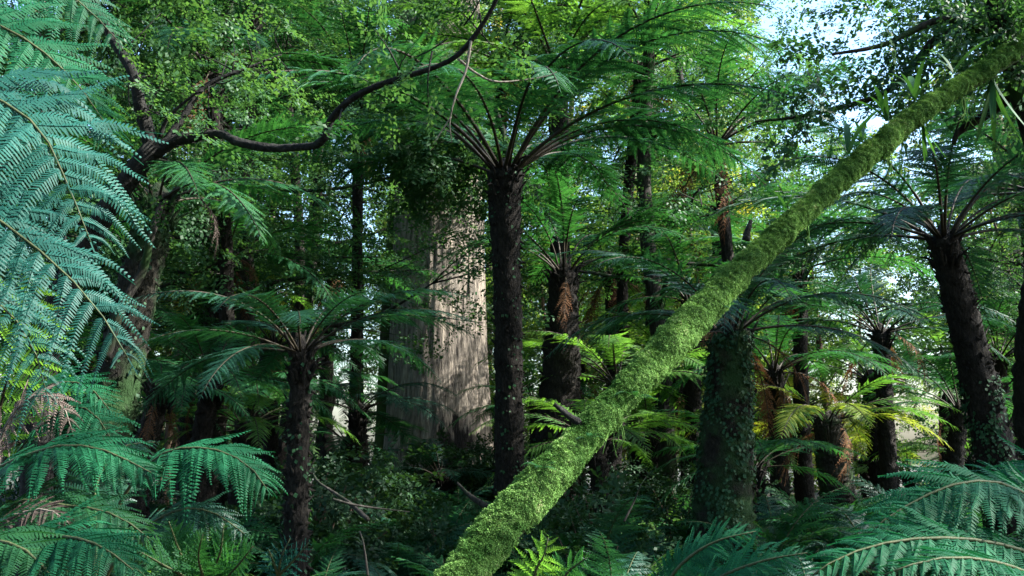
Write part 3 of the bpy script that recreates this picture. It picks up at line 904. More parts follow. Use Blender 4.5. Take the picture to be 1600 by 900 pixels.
def tree_geo(seed, H, r0, z0, cr, nl=22, nsub=5, lean=0.0, ln=0.8, leaf=0.08, per=3, droop=0.3, nt=9, nleaf=7, spread=0.5, up=0.5, limb_r=0.3):
    """trunk with limbs; crown of leaf sprays along the limbs"""
    g = np.random.default_rng(seed)
    sway = np.cumsum(g.normal(0, 0.02 * H, (6, 3)), 0) * [1, 1, 0]
    tp = [np.array([0, 0, -0.3])] + [np.array([lean * H * u * u, 0, H * u]) + sway[i] * u for i, u in enumerate((0.2, 0.4, 0.6, 0.8, 1.0))]
    P = smooth_path(tp, 60)
    rr = np.interp(np.linspace(0, 1, 60), [0, 0.06, 0.5, 1], [r0 * 1.35, r0, r0 * 0.72, r0 * 0.15])
    parts = [tube(tp, [r0 * 1.35] + list(np.interp(np.linspace(0.08, 1, 12), [0, 0.5, 1], [r0, r0 * 0.72, r0 * 0.15])), 12, 50, wobble(seed, 0.06))]
    tips, heads = [], []
    for i in range(nl):
        u = z0 / H + (1 - z0 / H) * ((i + g.uniform(0, 1)) / nl)
        k = min(int(u * 59), 58)
        az = i * 2.4 + g.normal(0, 0.4)
        L_ = cr * (1.05 - 0.65 * ((u - z0 / H) / (1 - z0 / H)) ** 1.5) * g.uniform(0.6, 1.15)
        e = R(g.uniform(5, 45)) * up * 2
        hd = np.array([math.cos(az) * math.cos(e), math.sin(az) * math.cos(e), math.sin(e)])
        b0 = P[k]
        mid = b0 + hd * L_ * 0.5 + g.normal(0, 0.06 * L_, 3)
        end = b0 + hd * L_ + np.array([0, 0, -0.15 * L_]) + g.normal(0, 0.08 * L_, 3)
        rl = max(rr[k] * limb_r, 0.012)
        lp_ = smooth_path([b0, mid, end], 14)
        parts.append(tube([b0, mid, end], [rl, rl * 0.6, rl * 0.2], 6, 9))
        for j in range(nsub):
            q = lp_[min(13, int(3 + 10 * (j + g.uniform(0, 1)) / nsub))]
            a2 = az + g.choice([-1, 1]) * R(g.uniform(25, 75))
            h2 = np.array([math.cos(a2), math.sin(a2), g.uniform(-0.15, 0.4)])
            l2 = L_ * g.uniform(0.18, 0.42)
            e2 = q + h2 * l2
            parts.append(tube([q, (q + e2) / 2 + g.normal(0, .03, 3), e2], [rl * 0.35, rl * 0.22, rl * 0.1], 4, 5))
            for f in (0.35, 0.7, 1.0):
                tips.append(q + h2 * l2 * f); heads.append(h2)
        tips.append(end); heads.append(hd)
    V, F, _ = join(parts)
    C = crown_from(np.array(tips), np.array(heads), g, ln, leaf, nt, nleaf, per=per, droop=droop, spread=spread)
    return (V, F), C


TV = {}
for i in range(4):      # tall far gums and wattles
    t_, c_ = tree_geo(500 + i, 26 + 2 * i, 0.22, 4.5 + i, 4.8, nl=36, nsub=5, ln=0.9, leaf=0.125, per=1, spread=0.6)
    TV['far', i] = (mesh_np('far_trunk', t_[0], t_[1], M['bark_pale'], smooth=True), mesh_np('far_crown', *c_[:2], M['leaf_far'], c_[2]))
for i in range(3):      # bushy understorey trees clothed to the ground
    t_, c_ = tree_geo(520 + i, 9 + i, 0.10, 0.8, 2.9, nl=30, nsub=5, ln=0.7, leaf=0.085, per=1, spread=0.35)
    TV['under', i] = (mesh_np('under_trunk', t_[0], t_[1], M['bark_brown'], smooth=True), mesh_np('under_crown', *c_[:2], M['leaf'], c_[2]))
for i in range(3):      # myrtle beech, fine leaves in flat layers
    t_, c_ = tree_geo(540 + i, 15 + i, 0.18, 4.2, 4.2, nl=30, nsub=6, ln=0.75, leaf=0.06, per=2, nt=10, nleaf=8, spread=0.35, up=0.35)
    TV['beech', i] = (mesh_np('beech_trunk', t_[0], t_[1], M['bark_dark'], smooth=True), mesh_np('beech_crown', *c_[:2], M['leaf'], c_[2]))

t_, c_ = tree_geo(560, 23, 0.24, 8.3, 5.3, nl=42, nsub=6, ln=0.8, leaf=0.075, per=3, nt=10, nleaf=8, spread=0.4, up=0.3)
obj('trunk', mesh_np('mossy_trunk', t_[0], t_[1], M['bark_mossy'], smooth=True), mt_)
obj('crown', mesh_np('mossy_crown', c_[0], c_[1], M['leaf'], c_[2]), mt_)


def plant_tree(kind, i, x, y, rz, s, name, label, group, crown_mat=None, trunk_mat=None, sz=None):
    th = thing(name, label, 'tree', (x, y, gz(x, y) - 0.1), group, rz)
    tm, cm = TV[kind, i]
    sca = (s, s, sz or s)
    obj('trunk', tm, th, scale=sca, mat=trunk_mat)
    obj('crown', cm, th, scale=sca, mat=crown_mat)
    return th


def col_x(px, d):
    return float(at(px, 450, d)[0])


g = np.random.default_rng(77)
# far gums: px, depth
FAR = [(-40, 40), (110, 34), (215, 44), (345, 38), (430, 50), (760, 38), (880, 44),
       (60, 31), (285, 32), (480, 38), (690, 42), (985, 37), (1610, 32),
       (1040, 40), (1130, 50), (1570, 42), (1660, 36), (-150, 50), (300, 62), (1180, 62)]
for j, (px, d) in enumerate(FAR):
    plant_tree('far', j % 4, col_x(px, d), d, g.uniform(0, 6.28), g.uniform(0.85, 1.1), 'gum_tree',
               'slender tall gum tree among its like in the sunlit woods at the back', 'slender gums at the back of the forest')
UND = [(60, 24), (170, 30), (270, 24), (370, 30), (425, 34), (660, 36), (800, 32), (860, 27),
       (1040, 34), (1110, 27), (1200, 34), (1570, 32), (1610, 26), (-40, 28), (960, 46),
       (20, 38), (120, 44), (220, 36), (320, 42), (410, 46), (700, 46), (850, 44), (900, 36), (1080, 44), (1150, 40), (1240, 46), (1590, 38), (1650, 42),
       (1560, 40), (1330, 48), (1640, 34), (1290, 30), (80, 56), (260, 56), (380, 60), (450, 62), (640, 60), (760, 58), (900, 62), (1010, 58), (1120, 58), (1530, 58), (1630, 60)]
for j, (px, d) in enumerate(UND):
    plant_tree('under', j % 3, col_x(px, d), d, g.uniform(0, 6.28), g.uniform(0.75, 1.15) * (1.25 if d > 40 else 1), 'understorey_tree',
               'bushy small understorey tree leafy almost to the ground behind the tree ferns', 'bushy understorey trees behind the tree ferns',
               crown_mat=M['leaf_far'] if j % 2 else None)
BEE = [(90, 15, 0.9, 'beech with layered leaves behind the blue fronds'), (330, 17, 1.0, 'beech whose dark leaves hang above the forked limb'),
       (392, 16.5, 1.0, 'beech with leafy sprays over the curved bare limb'), (470, 27, 1.2, 'farthest beech, pale leaved, behind the rising part of the curved limb'),
       (1040, 17, 0.95, 'beech with fine leaves above the umbrella crown of the central fern'), (1105, 30, 1.15, 'beech with its leaves against the white sky left of the log'),
       (1640, 21, 1.0, 'beech reaching over the top of the mossy log'), (1760, 20, 0.9, 'beech in shade behind the upper end of the log'),
       (-100, 12, 0.9, 'beech partly cut by the frame above the blue fronds')]
for j, (px, d, s, lb) in enumerate(BEE):
    plant_tree('beech', j % 3, col_x(px, d), d, g.uniform(0, 6.28), s, 'beech_tree', lb, 'myrtle beeches of the middle storey')

# unseen gums added behind and beside the camera to shade the foreground
for j, (x, y, s) in enumerate([(-8, -5, 1), (4, -7, 1), (-1, -13, 1.1), (13, 1, 1), (10, -9, 1), (15, 9, 0.9), (-13, 2, 1), (-14, 11, 1), (0, -4, 1), (-5, -10, 1), (8, -3, 1), (-11, -12, 1)]):
    plant_tree('far', j % 4, x, y, j * 1.7, s, 'gum_tree', 'unseen gum tree added round the viewpoint to shade the foreground', 'added shade gums round the viewpoint')

# ------------------------------------------------------------------ forked bare-limbed tree with the curved limb
DL = 8.6
fork = at(243, 232, DL)
ft = foot(60, 900, DL)
ot = thing('forked_tree', 'dark forked tree sending one long bare curved limb across to the top edge', 'tree', ft)
L_ = lambda *a: [at(x, y, d) - ft for x, y, d in a]
parts = [tube([np.zeros(3)] + L_((70, 560, DL), (150, 360, DL), (215, 262, DL), (243, 228, DL)), [0.15, 0.14, 0.12, 0.10, 0.085], 12, 40, wobble(31, 0.07)),
         tube(L_((238, 236, DL), (222, 175, DL), (205, 110, DL), (170, 50, DL + .3), (120, -60, DL + .5)), [0.07, 0.05, 0.042, 0.036, 0.03], 9, 40, wobble(32, 0.12)),
         tube(L_((255, 225, DL), (285, 185, DL + .1), (320, 135, DL + .2), (390, 105, DL + .3), (440, 85, DL + .4)), [0.034, 0.03, 0.022, 0.015, 0.008], 7, 30),
         tube(L_((250, 215, DL), (262, 185, DL), (300, 150, DL), (318, 142, DL)), [0.02, 0.016, 0.012, 0.01], 6, 20)]
V, F, _ = join(parts)
obj('trunk', mesh_np('forked_trunk', V, F, M['bark_black'], smooth=True), ot)
V, F = tube(L_((240, 238, DL), (268, 222, DL), (302, 214, DL), (345, 210, DL - .1), (372, 222, DL - .2), (420, 231, DL - .3), (462, 230, DL - .4), (492, 227, DL - .5), (508, 212, DL - .6), (518, 186, DL - .6), (545, 158, DL - .7), (580, 138, DL - .75),
               (620, 124, DL - .8), (700, 96, DL - .9), (740, 58, DL - 1), (775, 0, DL - 1.1), (800, -70, DL - 1.2)),
            [0.07, 0.046, 0.035, 0.038, 0.031, 0.034, 0.027, 0.026, 0.020, 0.020, 0.015, 0.013], 12, 150, wobble(33, 0.16, 22, 60))
obj('curved_limb', mesh_np('curved_limb', V, F, M['bark_black'], smooth=True), ot)
g = np.random.default_rng(93)
tips, heads, tw = [], [], []
for a_, b_, nn in [((205, 110, DL), (120, -60, DL + .5), 9), ((238, 226, DL), (205, 110, DL), 9), ((320, 135, DL + .2), (440, 85, DL + .4), 14), ((285, 185, DL + .1), (320, 135, DL + .2), 5), ((620, 124, DL - .8), (775, 0, DL - 1.1), 7), ((225, 240, DL), (180, 300, DL), 5), ((530, 172, DL - .7), (620, 124, DL - .8), 4)]:
    A, B = at(*a_) - ft, at(*b_) - ft
    for u in np.linspace(0.05, 1, nn):
        q0 = A * (1 - u) + B * u
        h_ = nrm(g.normal(0, 1, 3) + [0, 0, 0.1])
        q1 = q0 + h_ * g.uniform(0.2, 0.5)
        V, F = tube([q0, (q0 + q1) / 2 + g.normal(0, .03, 3), q1], [0.008, 0.006, 0.003], 4, 5)
        obj('twig', mesh_np('forked_twig', V, F, M['bark_black']), ot)
        tips += [q0 + (q1 - q0) * 0.6, q1]; heads += [h_, h_]
C = crown_from(np.array(tips), np.array(heads), g, 0.34, 0.042, nt=8, nl=6, per=1, spread=0.06, droop=0.35)
obj('crown', mesh_np('forked_crown', C[0], C[1], M['leaf'], C[2]), ot)
V, F, _ = join([tube(L_((736, 64, DL - 1), (728, 110, DL - 1.05), (712, 150, DL - 1.1), (703, 190, DL - 1.1), (706, 222, DL - 1.1)), [0.012, 0.011, 0.009, 0.006, 0.003], 6, 24, wobble(34, .12)),
                tube(L_((705, 182, DL - 1.1), (690, 205, DL - 1.1), (676, 226, DL - 1.1)), [0.007, 0.006, 0.003], 5, 10),
                tube(L_((716, 92, DL - .95), (745, 115, DL - .9), (780, 128, DL - .9), (850, 120, DL - .8), (870, 112, DL - .8)), [0.012, 0.01, 0.008, 0.006, 0.003], 6, 24, wobble(35, .12))])
obj('dead_twig', mesh_np('dead_twig', V, F, M['twig'], smooth=True), ot)

# one sided beech behind the central fern's trunk, its boughs across the top of the giant
DB = 13.6
sb = foot(798, 900, DB)
st_ = thing('beech_tree', 'slim beech behind the black central trunk, its leafy boughs screening the top of the giant', 'tree', sb, 'myrtle beeches of the middle storey')
L_ = lambda *a: [at(x, y, d) - sb for x, y, d in a]
parts = [tube([np.zeros(3)] + L_((792, 500, DB), (790, 240, DB), (770, 165, DB), (735, 112, DB)), [0.12, 0.10, 0.07, 0.015], 10, 40, wobble(47, .08))]
tips, heads = [], []
g = np.random.default_rng(95)
for bough in [((790, 285, DB), (730, 262, DB), (660, 250, DB + .1), (605, 262, DB + .2)), ((790, 262, DB), (715, 235, DB - .2), (640, 228, DB - .2), (575, 250, DB - .1)),
              ((790, 205, DB), (720, 175, DB + .4), (650, 165, DB + .5), (570, 185, DB + .5)), ((790, 260, DB), (750, 232, DB - .7), (690, 222, DB - 1), (640, 235, DB - 1.1)),
              ((762, 150, DB), (725, 112, DB), (670, 100, DB), (600, 120, DB))]:
    bp = L_(*bough)
    parts.append(tube(bp, [0.03, 0.022, 0.014, 0.006], 6, 20, wobble(48, .1)))
    bs = smooth_path(bp, 18)
    for i in range(3, 18):
        q0 = bs[i]
        h_ = nrm(np.array([g.normal(-0.3, 0.5), g.normal(0, 0.8), g.normal(-0.1, 0.3)]))
        q1 = q0 + h_ * g.uniform(0.2, 0.5)
        parts.append(tube([q0, (q0 + q1) / 2 + g.normal(0, .02, 3), q1], [0.008, 0.005, 0.002], 4, 4))
        tips += [q0 + (q1 - q0) * 0.3, q1]; heads += [h_, h_]
V, F, _ = join(parts)
obj('trunk', mesh_np('slim_beech_trunk', V, F, M['bark_dark'], smooth=True), st_)
C = crown_from(np.array(tips), np.array(heads), g, 0.5, 0.06, nt=9, nl=7, per=2, spread=0.10, droop=0.35)
obj('crown', mesh_np('slim_beech_crown', C[0], C[1], M['leaf'], C[2]), st_)

# ------------------------------------------------------------------ dark upper right tangle: tree the log leans into
bt = foot(1625, 880, 9.2)
tt = thing('leaning_tree', 'dark tree at the upper end of the log, its stems tangled with hanging foliage', 'tree', bt)
L_ = lambda *a: [at(x, y, d) - bt for x, y, d in a]
V, F, _ = join([tube([np.zeros(3)] + L_((1650, 400, 9.2), (1590, 130, 9.0), (1560, 20, 8.9), (1545, -80, 8.8)), [0.2, 0.16, 0.12, 0.1, 0.09], 12, 40, wobble(41, .1)),
                tube(L_((1575, 70, 8.9), (1480, 30, 8.8), (1380, 70, 8.7), (1300, 85, 8.6)), [0.045, 0.035, 0.025, 0.012], 8, 30, wobble(42, .1)),
                tube(L_((1560, 40, 8.9), (1470, 55, 9.1), (1390, 140, 9.3), (1270, 178, 9.4), (1180, 190, 9.4)), [0.045, 0.04, 0.03, 0.022, 0.01], 8, 30, wobble(43, .1)),
                tube(L_((1600, 120, 9.0), (1560, 165, 9.2), (1500, 205, 9.3), (1490, 225, 9.3)), [0.06, 0.06, 0.045, 0.02], 8, 20, wobble(44, .1))])
obj('trunk', mesh_np('tangle_trunk', V, F, M['bark_dark'], smooth=True), tt)
tips = []; heads = []
g = np.random.default_rng(91)
for a_, b_ in [((1575, 70, 8.9), (1300, 85, 8.6)), ((1560, 40, 8.9), (1180, 190, 9.4)), ((1560, 0, 8.9), (1640, 180, 9)), ((1420, 20, 8.8), (1580, 10, 8.8))]:
    A, B = at(*a_) - bt, at(*b_) - bt
    for u in np.linspace(0.05, 1, 14):
        tips.append(A * (1 - u) + B * u + g.normal(0, 0.12, 3)); heads.append(nrm(B - A + g.normal(0, 1.0, 3)))
C = crown_from(np.array(tips), np.array(heads), g, 0.5, 0.05, per=3, spread=0.16, droop=0.4)
obj('crown', mesh_np('tangle_crown', C[0], C[1], M['leaf'], C[2]), tt)

# ------------------------------------------------------------------ hero fronds in the foreground
def hero(parent, pts, normal, pin, seed, mat, n_pin=30, n_pl=24, bare=0.1, droop=0.2, segs=3, plr=0.17, ang=0.5, fwd=0.12, base_w=0.5, stalk='stalk_green', r0=0.008, name='frond', label=None, fold=0.2, jit=1.3, gap=0.46, wave=0.035):
    o0 = np.array(parent.location)
    P = smooth_path([at(*a) - o0 for a in pts], 40)
    b, s = frond_pair('hero_frond', P, normal, M[mat], M[stalk], r0, seed, pin_len=pin, n_pin=n_pin, n_pl=n_pl, bare=bare, droop=droop, segs=segs,
                      plr=plr, ang=ang, fwd=fwd, base_w=base_w, fold=fold, jit=jit, gap=gap, wave=wave)
    o = obj(name, b, parent)
    if label: o['label'] = label
    obj('stalk', s, o)
    return o


# blue tree fern at the left edge, crown just out of the picture
b0 = foot(-420, 900, 3.9)
bf = thing('tree_fern', 'blue green tree fern at the edge, its big sky-tinted fronds hanging into view', 'tree fern', b0, 'tree ferns of the gully')
c0 = at(-420, 60, 3.9) - b0
V, F, _ = join([tube([np.zeros(3), c0 * 0.5, c0], [0.2, 0.17, 0.15], 18, 60, wobble(51, .1))])
obj('trunk', mesh_np('trunk', V, F, M['fibre']), bf)
NV = (0.25, -0.75, 0.6)
hero(bf, [(-420, 60, 3.9), (-260, 60, 3.8), (-60, 130, 3.6), (50, 190, 3.5), (100, 275, 3.4), (150, 400, 3.35)], NV, 0.56, 601, 'fern_blue', n_pin=24, n_pl=34, bare=0.3, droop=0.62, fwd=0.05, ang=0.15, plr=0.135, gap=0.44, wave=0.06)
hero(bf, [(-420, 70, 3.9), (-260, 170, 3.6), (-80, 290, 3.3), (60, 390, 3.2), (150, 480, 3.15), (215, 585, 3.1)], NV, 0.46, 602, 'fern_blue', n_pin=27, n_pl=30, bare=0.3, droop=0.62, fwd=0.1, ang=0.35, plr=0.135, gap=0.44, wave=0.06)
hero(bf, [(-420, 70, 3.9), (-240, 230, 3.7), (-60, 420, 3.5), (40, 520, 3.4), (80, 640, 3.4)], NV, 0.42, 603, 'fern_blue', n_pin=26, n_pl=28, bare=0.3, droop=0.62, ang=0.3, plr=0.135, gap=0.44, wave=0.06)
hero(bf, [(-420, 50, 4.0), (-200, -20, 4.2), (0, 40, 4.3), (110, 120, 4.3), (185, 225, 4.3)], NV, 0.42, 604, 'fern_teal', n_pin=24, n_pl=26, bare=0.25, droop=0.35, ang=0.3)
hero(bf, [(-420, 50, 4.0), (-200, -130, 4.4), (0, -60, 4.7), (120, 0, 4.8), (195, 75, 4.8)], NV, 0.5, 605, 'fern_teal', n_pin=24, n_pl=26, bare=0.25, droop=0.4, ang=0.3)
for az, v in ((2.2, 0), (3.0, 1), (3.8, 2), (4.6, 3)):
    put_frond(bf, FV[v], c0, az, 0, 0, 0.8, M['fern_teal'])

# green fern with tooth-edged fronds
b0 = foot(-40, 940, 4.6)
b0[2] = gz(b0[0], b0[1])
lf = thing('ground_fern', 'upright bright green fern with broad toothed pinnae below the blue fronds', 'fern', b0, 'ferns of the forest floor')
hero(lf, [(-40, 900, 4.6), (0, 640, 4.5), (28, 540, 4.4), (48, 470, 4.3), (70, 400, 4.2)], (0.2, -0.9, 0.3), 0.34, 611, 'fern_lit', n_pin=15, n_pl=17, bare=0.35, droop=0.1, plr=0.16, ang=0.15, segs=3, stalk='stalk')
hero(lf, [(-60, 900, 4.5), (-10, 700, 4.3), (60, 610, 4.2), (130, 600, 4.1), (180, 650, 4.05)], (0.1, -0.5, 0.8), 0.26, 612, 'fern_teal', n_pin=24, n_pl=18, bare=0.4, droop=0.2)
hero(lf, [(-60, 900, 4.5), (20, 720, 4.4), (100, 640, 4.3), (150, 650, 4.2), (190, 720, 4.1)], (0.1, -0.5, 0.8), 0.28, 613, 'fern_teal', n_pin=26, n_pl=18, bare=0.35, droop=0.3)
hero(lf, [(-40, 900, 4.4), (0, 690, 4.0), (50, 620, 3.95), (95, 630, 3.9), (118, 690, 3.9)], (0.1, -0.6, 0.7), 0.19, 614, 'dead_grey', n_pin=22, n_pl=14, bare=0.35, droop=0.5, name='dead_frond', stalk='twig', label='withered brown frond')

# teal ferns along the lower left
b0 = foot(-120, 990, 3.4)
tf = thing('ground_fern', 'large teal fern whose arching fronds fill the lower corner beside the blue fern', 'fern', b0, 'ferns of the forest floor')
hero(tf, [(-120, 980, 3.4), (-40, 770, 3.3), (60, 705, 3.2), (150, 700, 3.15), (250, 745, 3.1)], (0.0, -0.45, 0.9), 0.30, 621, 'fern_teal', n_pin=32, n_pl=24, bare=0.3, droop=0.3)
hero(tf, [(-120, 980, 3.3), (0, 800, 3.1), (100, 790, 3.0), (180, 805, 2.95), (245, 850, 2.9)], (0.0, -0.45, 0.9), 0.24, 622, 'fern', n_pin=30, n_pl=22, bare=0.3, droop=0.3)
hero(tf, [(-120, 980, 3.2), (-30, 840, 3.0), (40, 800, 2.95), (85, 800, 2.9), (115, 825, 2.9)], (0.0, -0.5, 0.9), 0.15, 623, 'dead_grey', n_pin=26, n_pl=18, bare=0.3, droop=0.3, name='dead_frond', stalk='twig', label='faded grey frond')
hero(tf, [(-120, 980, 3.0), (-20, 880, 2.8), (70, 840, 2.7), (150, 850, 2.6), (220, 900, 2.55)], (0.0, -0.45, 0.9), 0.26, 624, 'fern_teal', n_pin=30, n_pl=22, bare=0.3, droop=0.35)
hero(tf, [(-120, 980, 3.0), (-60, 860, 2.7), (20, 850, 2.6), (80, 900, 2.55), (110, 960, 2.5)], (0.0, -0.45, 0.9), 0.24, 625, 'fern', n_pin=28, n_pl=20, bare=0.3, droop=0.35)
b0 = foot(130, 960, 4.2)
tf2 = thing('ground_fern', 'teal fern holding one broad flat frond in front of the undergrowth', 'fern', b0, 'ferns of the forest floor')
hero(tf2, [(130, 960, 4.2), (180, 800, 4.15), (245, 715, 4.1), (320, 700, 4.0), (385, 725, 3.95), (425, 775, 3.9)], (0.0, -0.5, 0.85), 0.30, 631, 'fern_teal', n_pin=24, n_pl=22, bare=0.42, droop=0.45)
hero(tf2, [(130, 960, 4.2), (200, 850, 4.1), (270, 800, 4.0), (330, 800, 3.95), (390, 840, 3.9)], (0.0, -0.5, 0.85), 0.24, 632, 'fern_dark', n_pin=24, n_pl=18, bare=0.3, droop=0.4)
hero(tf2, [(130, 960, 4.2), (150, 860, 4.2), (150, 760, 4.3), (190, 700, 4.4), (250, 690, 4.5)], (0.0, -0.5, 0.85), 0.24, 633, 'fern_dark', n_pin=24, n_pl=18, bare=0.3, droop=0.4)
b0 = foot(330, 1010, 3.7)
yf = thing('ground_fern', 'olive green upright fern at the bottom edge near the short black tree fern', 'fern', b0, 'ferns of the forest floor')
for i, (a, b, c) in enumerate([((300, 910, 3.7), (280, 860, 3.65), (262, 810, 3.6)), ((330, 910, 3.7), (345, 860, 3.65), (350, 815, 3.65)),
                               ((350, 915, 3.6), (375, 880, 3.5), (398, 850, 3.45)), ((300, 915, 3.6), (250, 880, 3.5), (215, 860, 3.4)), ((320, 915, 3.6), (310, 870, 3.5), (318, 830, 3.45))]):
    hero(yf, [(330, 1000, 3.7), a, b, c], (0.0, -0.8, 0.5), 0.14, 640 + i, 'fern', n_pin=20, n_pl=12, bare=0.3, droop=0.1, segs=2)
b0 = foot(430, 960, 4.6)
sf = thing('ground_fern', 'small bluish fern with simple finger leaves at the foot of the short black tree fern', 'fern', b0, 'ferns of the forest floor')
for i, (c, e) in enumerate([((440, 870, 4.5), (455, 838, 4.5)), ((455, 880, 4.5), (485, 845, 4.45)), ((428, 880, 4.5), (418, 855, 4.45))]):
    hero(sf, [(432, 950, 4.6), (434, 905, 4.55), c, e], (0.1, -0.9, 0.4), 0.10, 650 + i, 'fern_blue', n_pin=8, n_pl=5, bare=0.35, droop=0.1, segs=2, plr=0.16)

# lower right ferns
b0 = foot(1760, 1010, 3.3)
rf = thing('ground_fern', 'big teal fern arching in from the lower corner under the bluish leaning tree fern', 'fern', b0, 'ferns of the forest floor')
hero(rf, [(1760, 1000, 3.3), (1680, 850, 3.2), (1590, 765, 3.15), (1500, 755, 3.1), (1400, 800, 3.05), (1340, 850, 3.0)], (0.0, -0.5, 0.85), 0.30, 661, 'fern_teal', n_pin=34, n_pl=24, bare=0.25, droop=0.3)
hero(rf, [(1760, 1000, 3.2), (1680, 900, 3.0), (1560, 850, 2.9), (1430, 842, 2.85), (1320, 868, 2.8), (1240, 920, 2.75)], (0.0, -0.45, 0.9), 0.24, 662, 'fern_teal', n_pin=36, n_pl=24, bare=0.25, droop=0.25)
hero(rf, [(1760, 1010, 3.1), (1680, 940, 2.8), (1580, 885, 2.6), (1470, 872, 2.5), (1360, 905, 2.45)], (0.0, -0.4, 0.9), 0.2, 663, 'fern_teal', n_pin=34, n_pl=22, bare=0.25, droop=0.25)
hero(rf, [(1760, 1000, 3.4), (1720, 820, 3.5), (1650, 740, 3.5), (1590, 740, 3.5), (1530, 790, 3.5)], (0.0, -0.5, 0.85), 0.26, 664, 'fern_teal', n_pin=30, n_pl=22, bare=0.3, droop=0.3)
b0 = foot(1010, 1010, 3.9)
rf2 = thing('ground_fern', 'teal fern rising at the bottom edge in front of the creeper clad trunk', 'fern', b0, 'ferns of the forest floor')
hero(rf2, [(1010, 1000, 3.9), (1050, 900, 3.8), (1110, 850, 3.75), (1190, 828, 3.7)], (0.1, -0.6, 0.75), 0.18, 671, 'fern_teal', n_pin=24, n_pl=18, bare=0.25, droop=0.3)
hero(rf2, [(1030, 1010, 3.7), (1100, 920, 3.6), (1180, 880, 3.5), (1270, 862, 3.45)], (0.1, -0.6, 0.75), 0.2, 672, 'fern_teal', n_pin=24, n_pl=18, bare=0.25, droop=0.3)
b0 = foot(800, 1010, 4.1)
rf3 = thing('ground_fern', 'green fern at the bottom edge tucked against the foot of the mossy log', 'fern', b0, 'ferns of the forest floor')
hero(rf3, [(820, 1000, 4.1), (835, 900, 4.05), (850, 868, 4.0), (858, 835, 4.0)], (0.1, -0.8, 0.5), 0.17, 681, 'fern_lit', n_pin=12, n_pl=12, bare=0.3, droop=0.2)
hero(rf3, [(840, 1000, 4.0), (880, 905, 4.0), (905, 880, 3.95), (920, 870, 3.9)], (0.1, -0.8, 0.5), 0.14, 682, 'fern', n_pin=12, n_pl=12, bare=0.3, droop=0.2)

# ------------------------------------------------------------------ generic ground ferns and shrubs
def ground_fern(x, y, n, ln, mat, label, group, seed):
    g = np.random.default_rng(seed)
    th = thing('ground_fern', label, 'fern', (x, y, gz(x, y)), group, g.uniform(0, 6.28))
    for i in range(n):
        az = 2 * PI * i / n + g.normal(0, 0.25)
        put_frond(th, FS[(i + seed) % 4], (0, 0, 0), az, g.normal(0, 0.2), g.normal(0, 0.2), ln * g.uniform(0.75, 1.2), M[mat])
    return th


GF = 'dark fern half lost in the shaded undergrowth before the giant trunk'
g = np.random.default_rng(123)
spots = []
for k in range(130):
    d = g.uniform(5.6, 17)
    px = g.uniform(-40, 1640)
    spots.append((px, d))
for k, (px, d) in enumerate(spots):
    x = col_x(px, d)
    mt = ['fern_dark', 'fern', 'fern_dark', 'fern'][k % 4]
    ln = g.uniform(0.7, 1.2) if d < 10 else g.uniform(1.1, 1.7)
    ground_fern(x, d, int(g.integers(8, 12)), ln, mt, 'fern rosette among many alike in the dim undergrowth', 'fern rosettes of the dim undergrowth', 800 + k)
for k, (px, d, ln, mt, lb) in enumerate([
        (285, 8.0, 1.25, 'fern', 'mid green fern beyond the teal frond near the left thin trunks'),
        (390, 8.6, 1.3, 'fern_lit', 'sunlit yellow green fern between leaning fern and short black fern'),
        (250, 10.5, 1.5, 'fern_lit', 'bright arching fern at the foot of the leaning tree fern'),
        (615, 7.5, 0.5, 'fern_lit', 'small light fern alone in the dark before the giant trunk'),
        (985, 9.0, 0.9, 'fern_lit', 'pale lit fern on the floor below the log'),
        (1060, 13.0, 1.6, 'fern_lit', 'tall glowing fern behind the log beside the creeper trunk'),
        (1230, 11.0, 1.2, 'fern', 'fern at the foot of the ragged brown trunk'),
        (1450, 9.0, 1.2, 'fern', 'shaded fern behind the teal corner fern'),
        (900, 10.5, 1.1, 'fern', 'fern by the base of the stout fern trunk'),
]):
    ground_fern(col_x(px, d), d, 11, ln, mt, lb, 'ferns of the forest floor', 900 + k)

SH = []
for i in range(3):
    g2_ = np.random.default_rng(700 + i)
    tips, heads, parts = [], [], []
    for k in range(16):
        az = g2_.uniform(0, 6.28); e = R(g2_.uniform(30, 80)); ln = g2_.uniform(0.5, 1.15)
        hd = np.array([math.cos(az) * math.cos(e), math.sin(az) * math.cos(e), math.sin(e)])
        parts.append(tube([np.zeros(3), hd * ln * 0.5 + g2_.normal(0, .04, 3), hd * ln], [0.014, 0.01, 0.004], 5, 7))
        for f in (0.45, 0.7, 0.9, 1.0):
            tips.append(hd * ln * f); heads.append(hd * [1, 1, 0.3])
    C = crown_from(np.array(tips), np.array(heads), g2_, 0.34, 0.05, nt=8, nl=6, per=3, spread=0.14, droop=0.4)
    V, F, _ = join(parts)
    SH.append((mesh_np('shrub_stem', V, F, M['bark_brown'], smooth=True), mesh_np('shrub_leaves', C[0], C[1], M['shrub'], C[2])))
g = np.random.default_rng(321)
for k in range(18):
    d = g.uniform(9.5, 22)
    px = g.uniform(380, 1100) if k % 3 else g.uniform(-50, 1650)
    x = col_x(px, d)
    th = thing('shrub', 'low leafy shrub among many alike in the dark undergrowth', 'shrub', (x, d, gz(x, d) - 0.05), 'low shrubs of the dark undergrowth', g.uniform(0, 6.28))
    s = g.uniform(0.9, 1.5)
    st, lv = SH[k % 3]
    obj('stem', st, th, scale=s)
    obj('foliage', lv, th, scale=s)

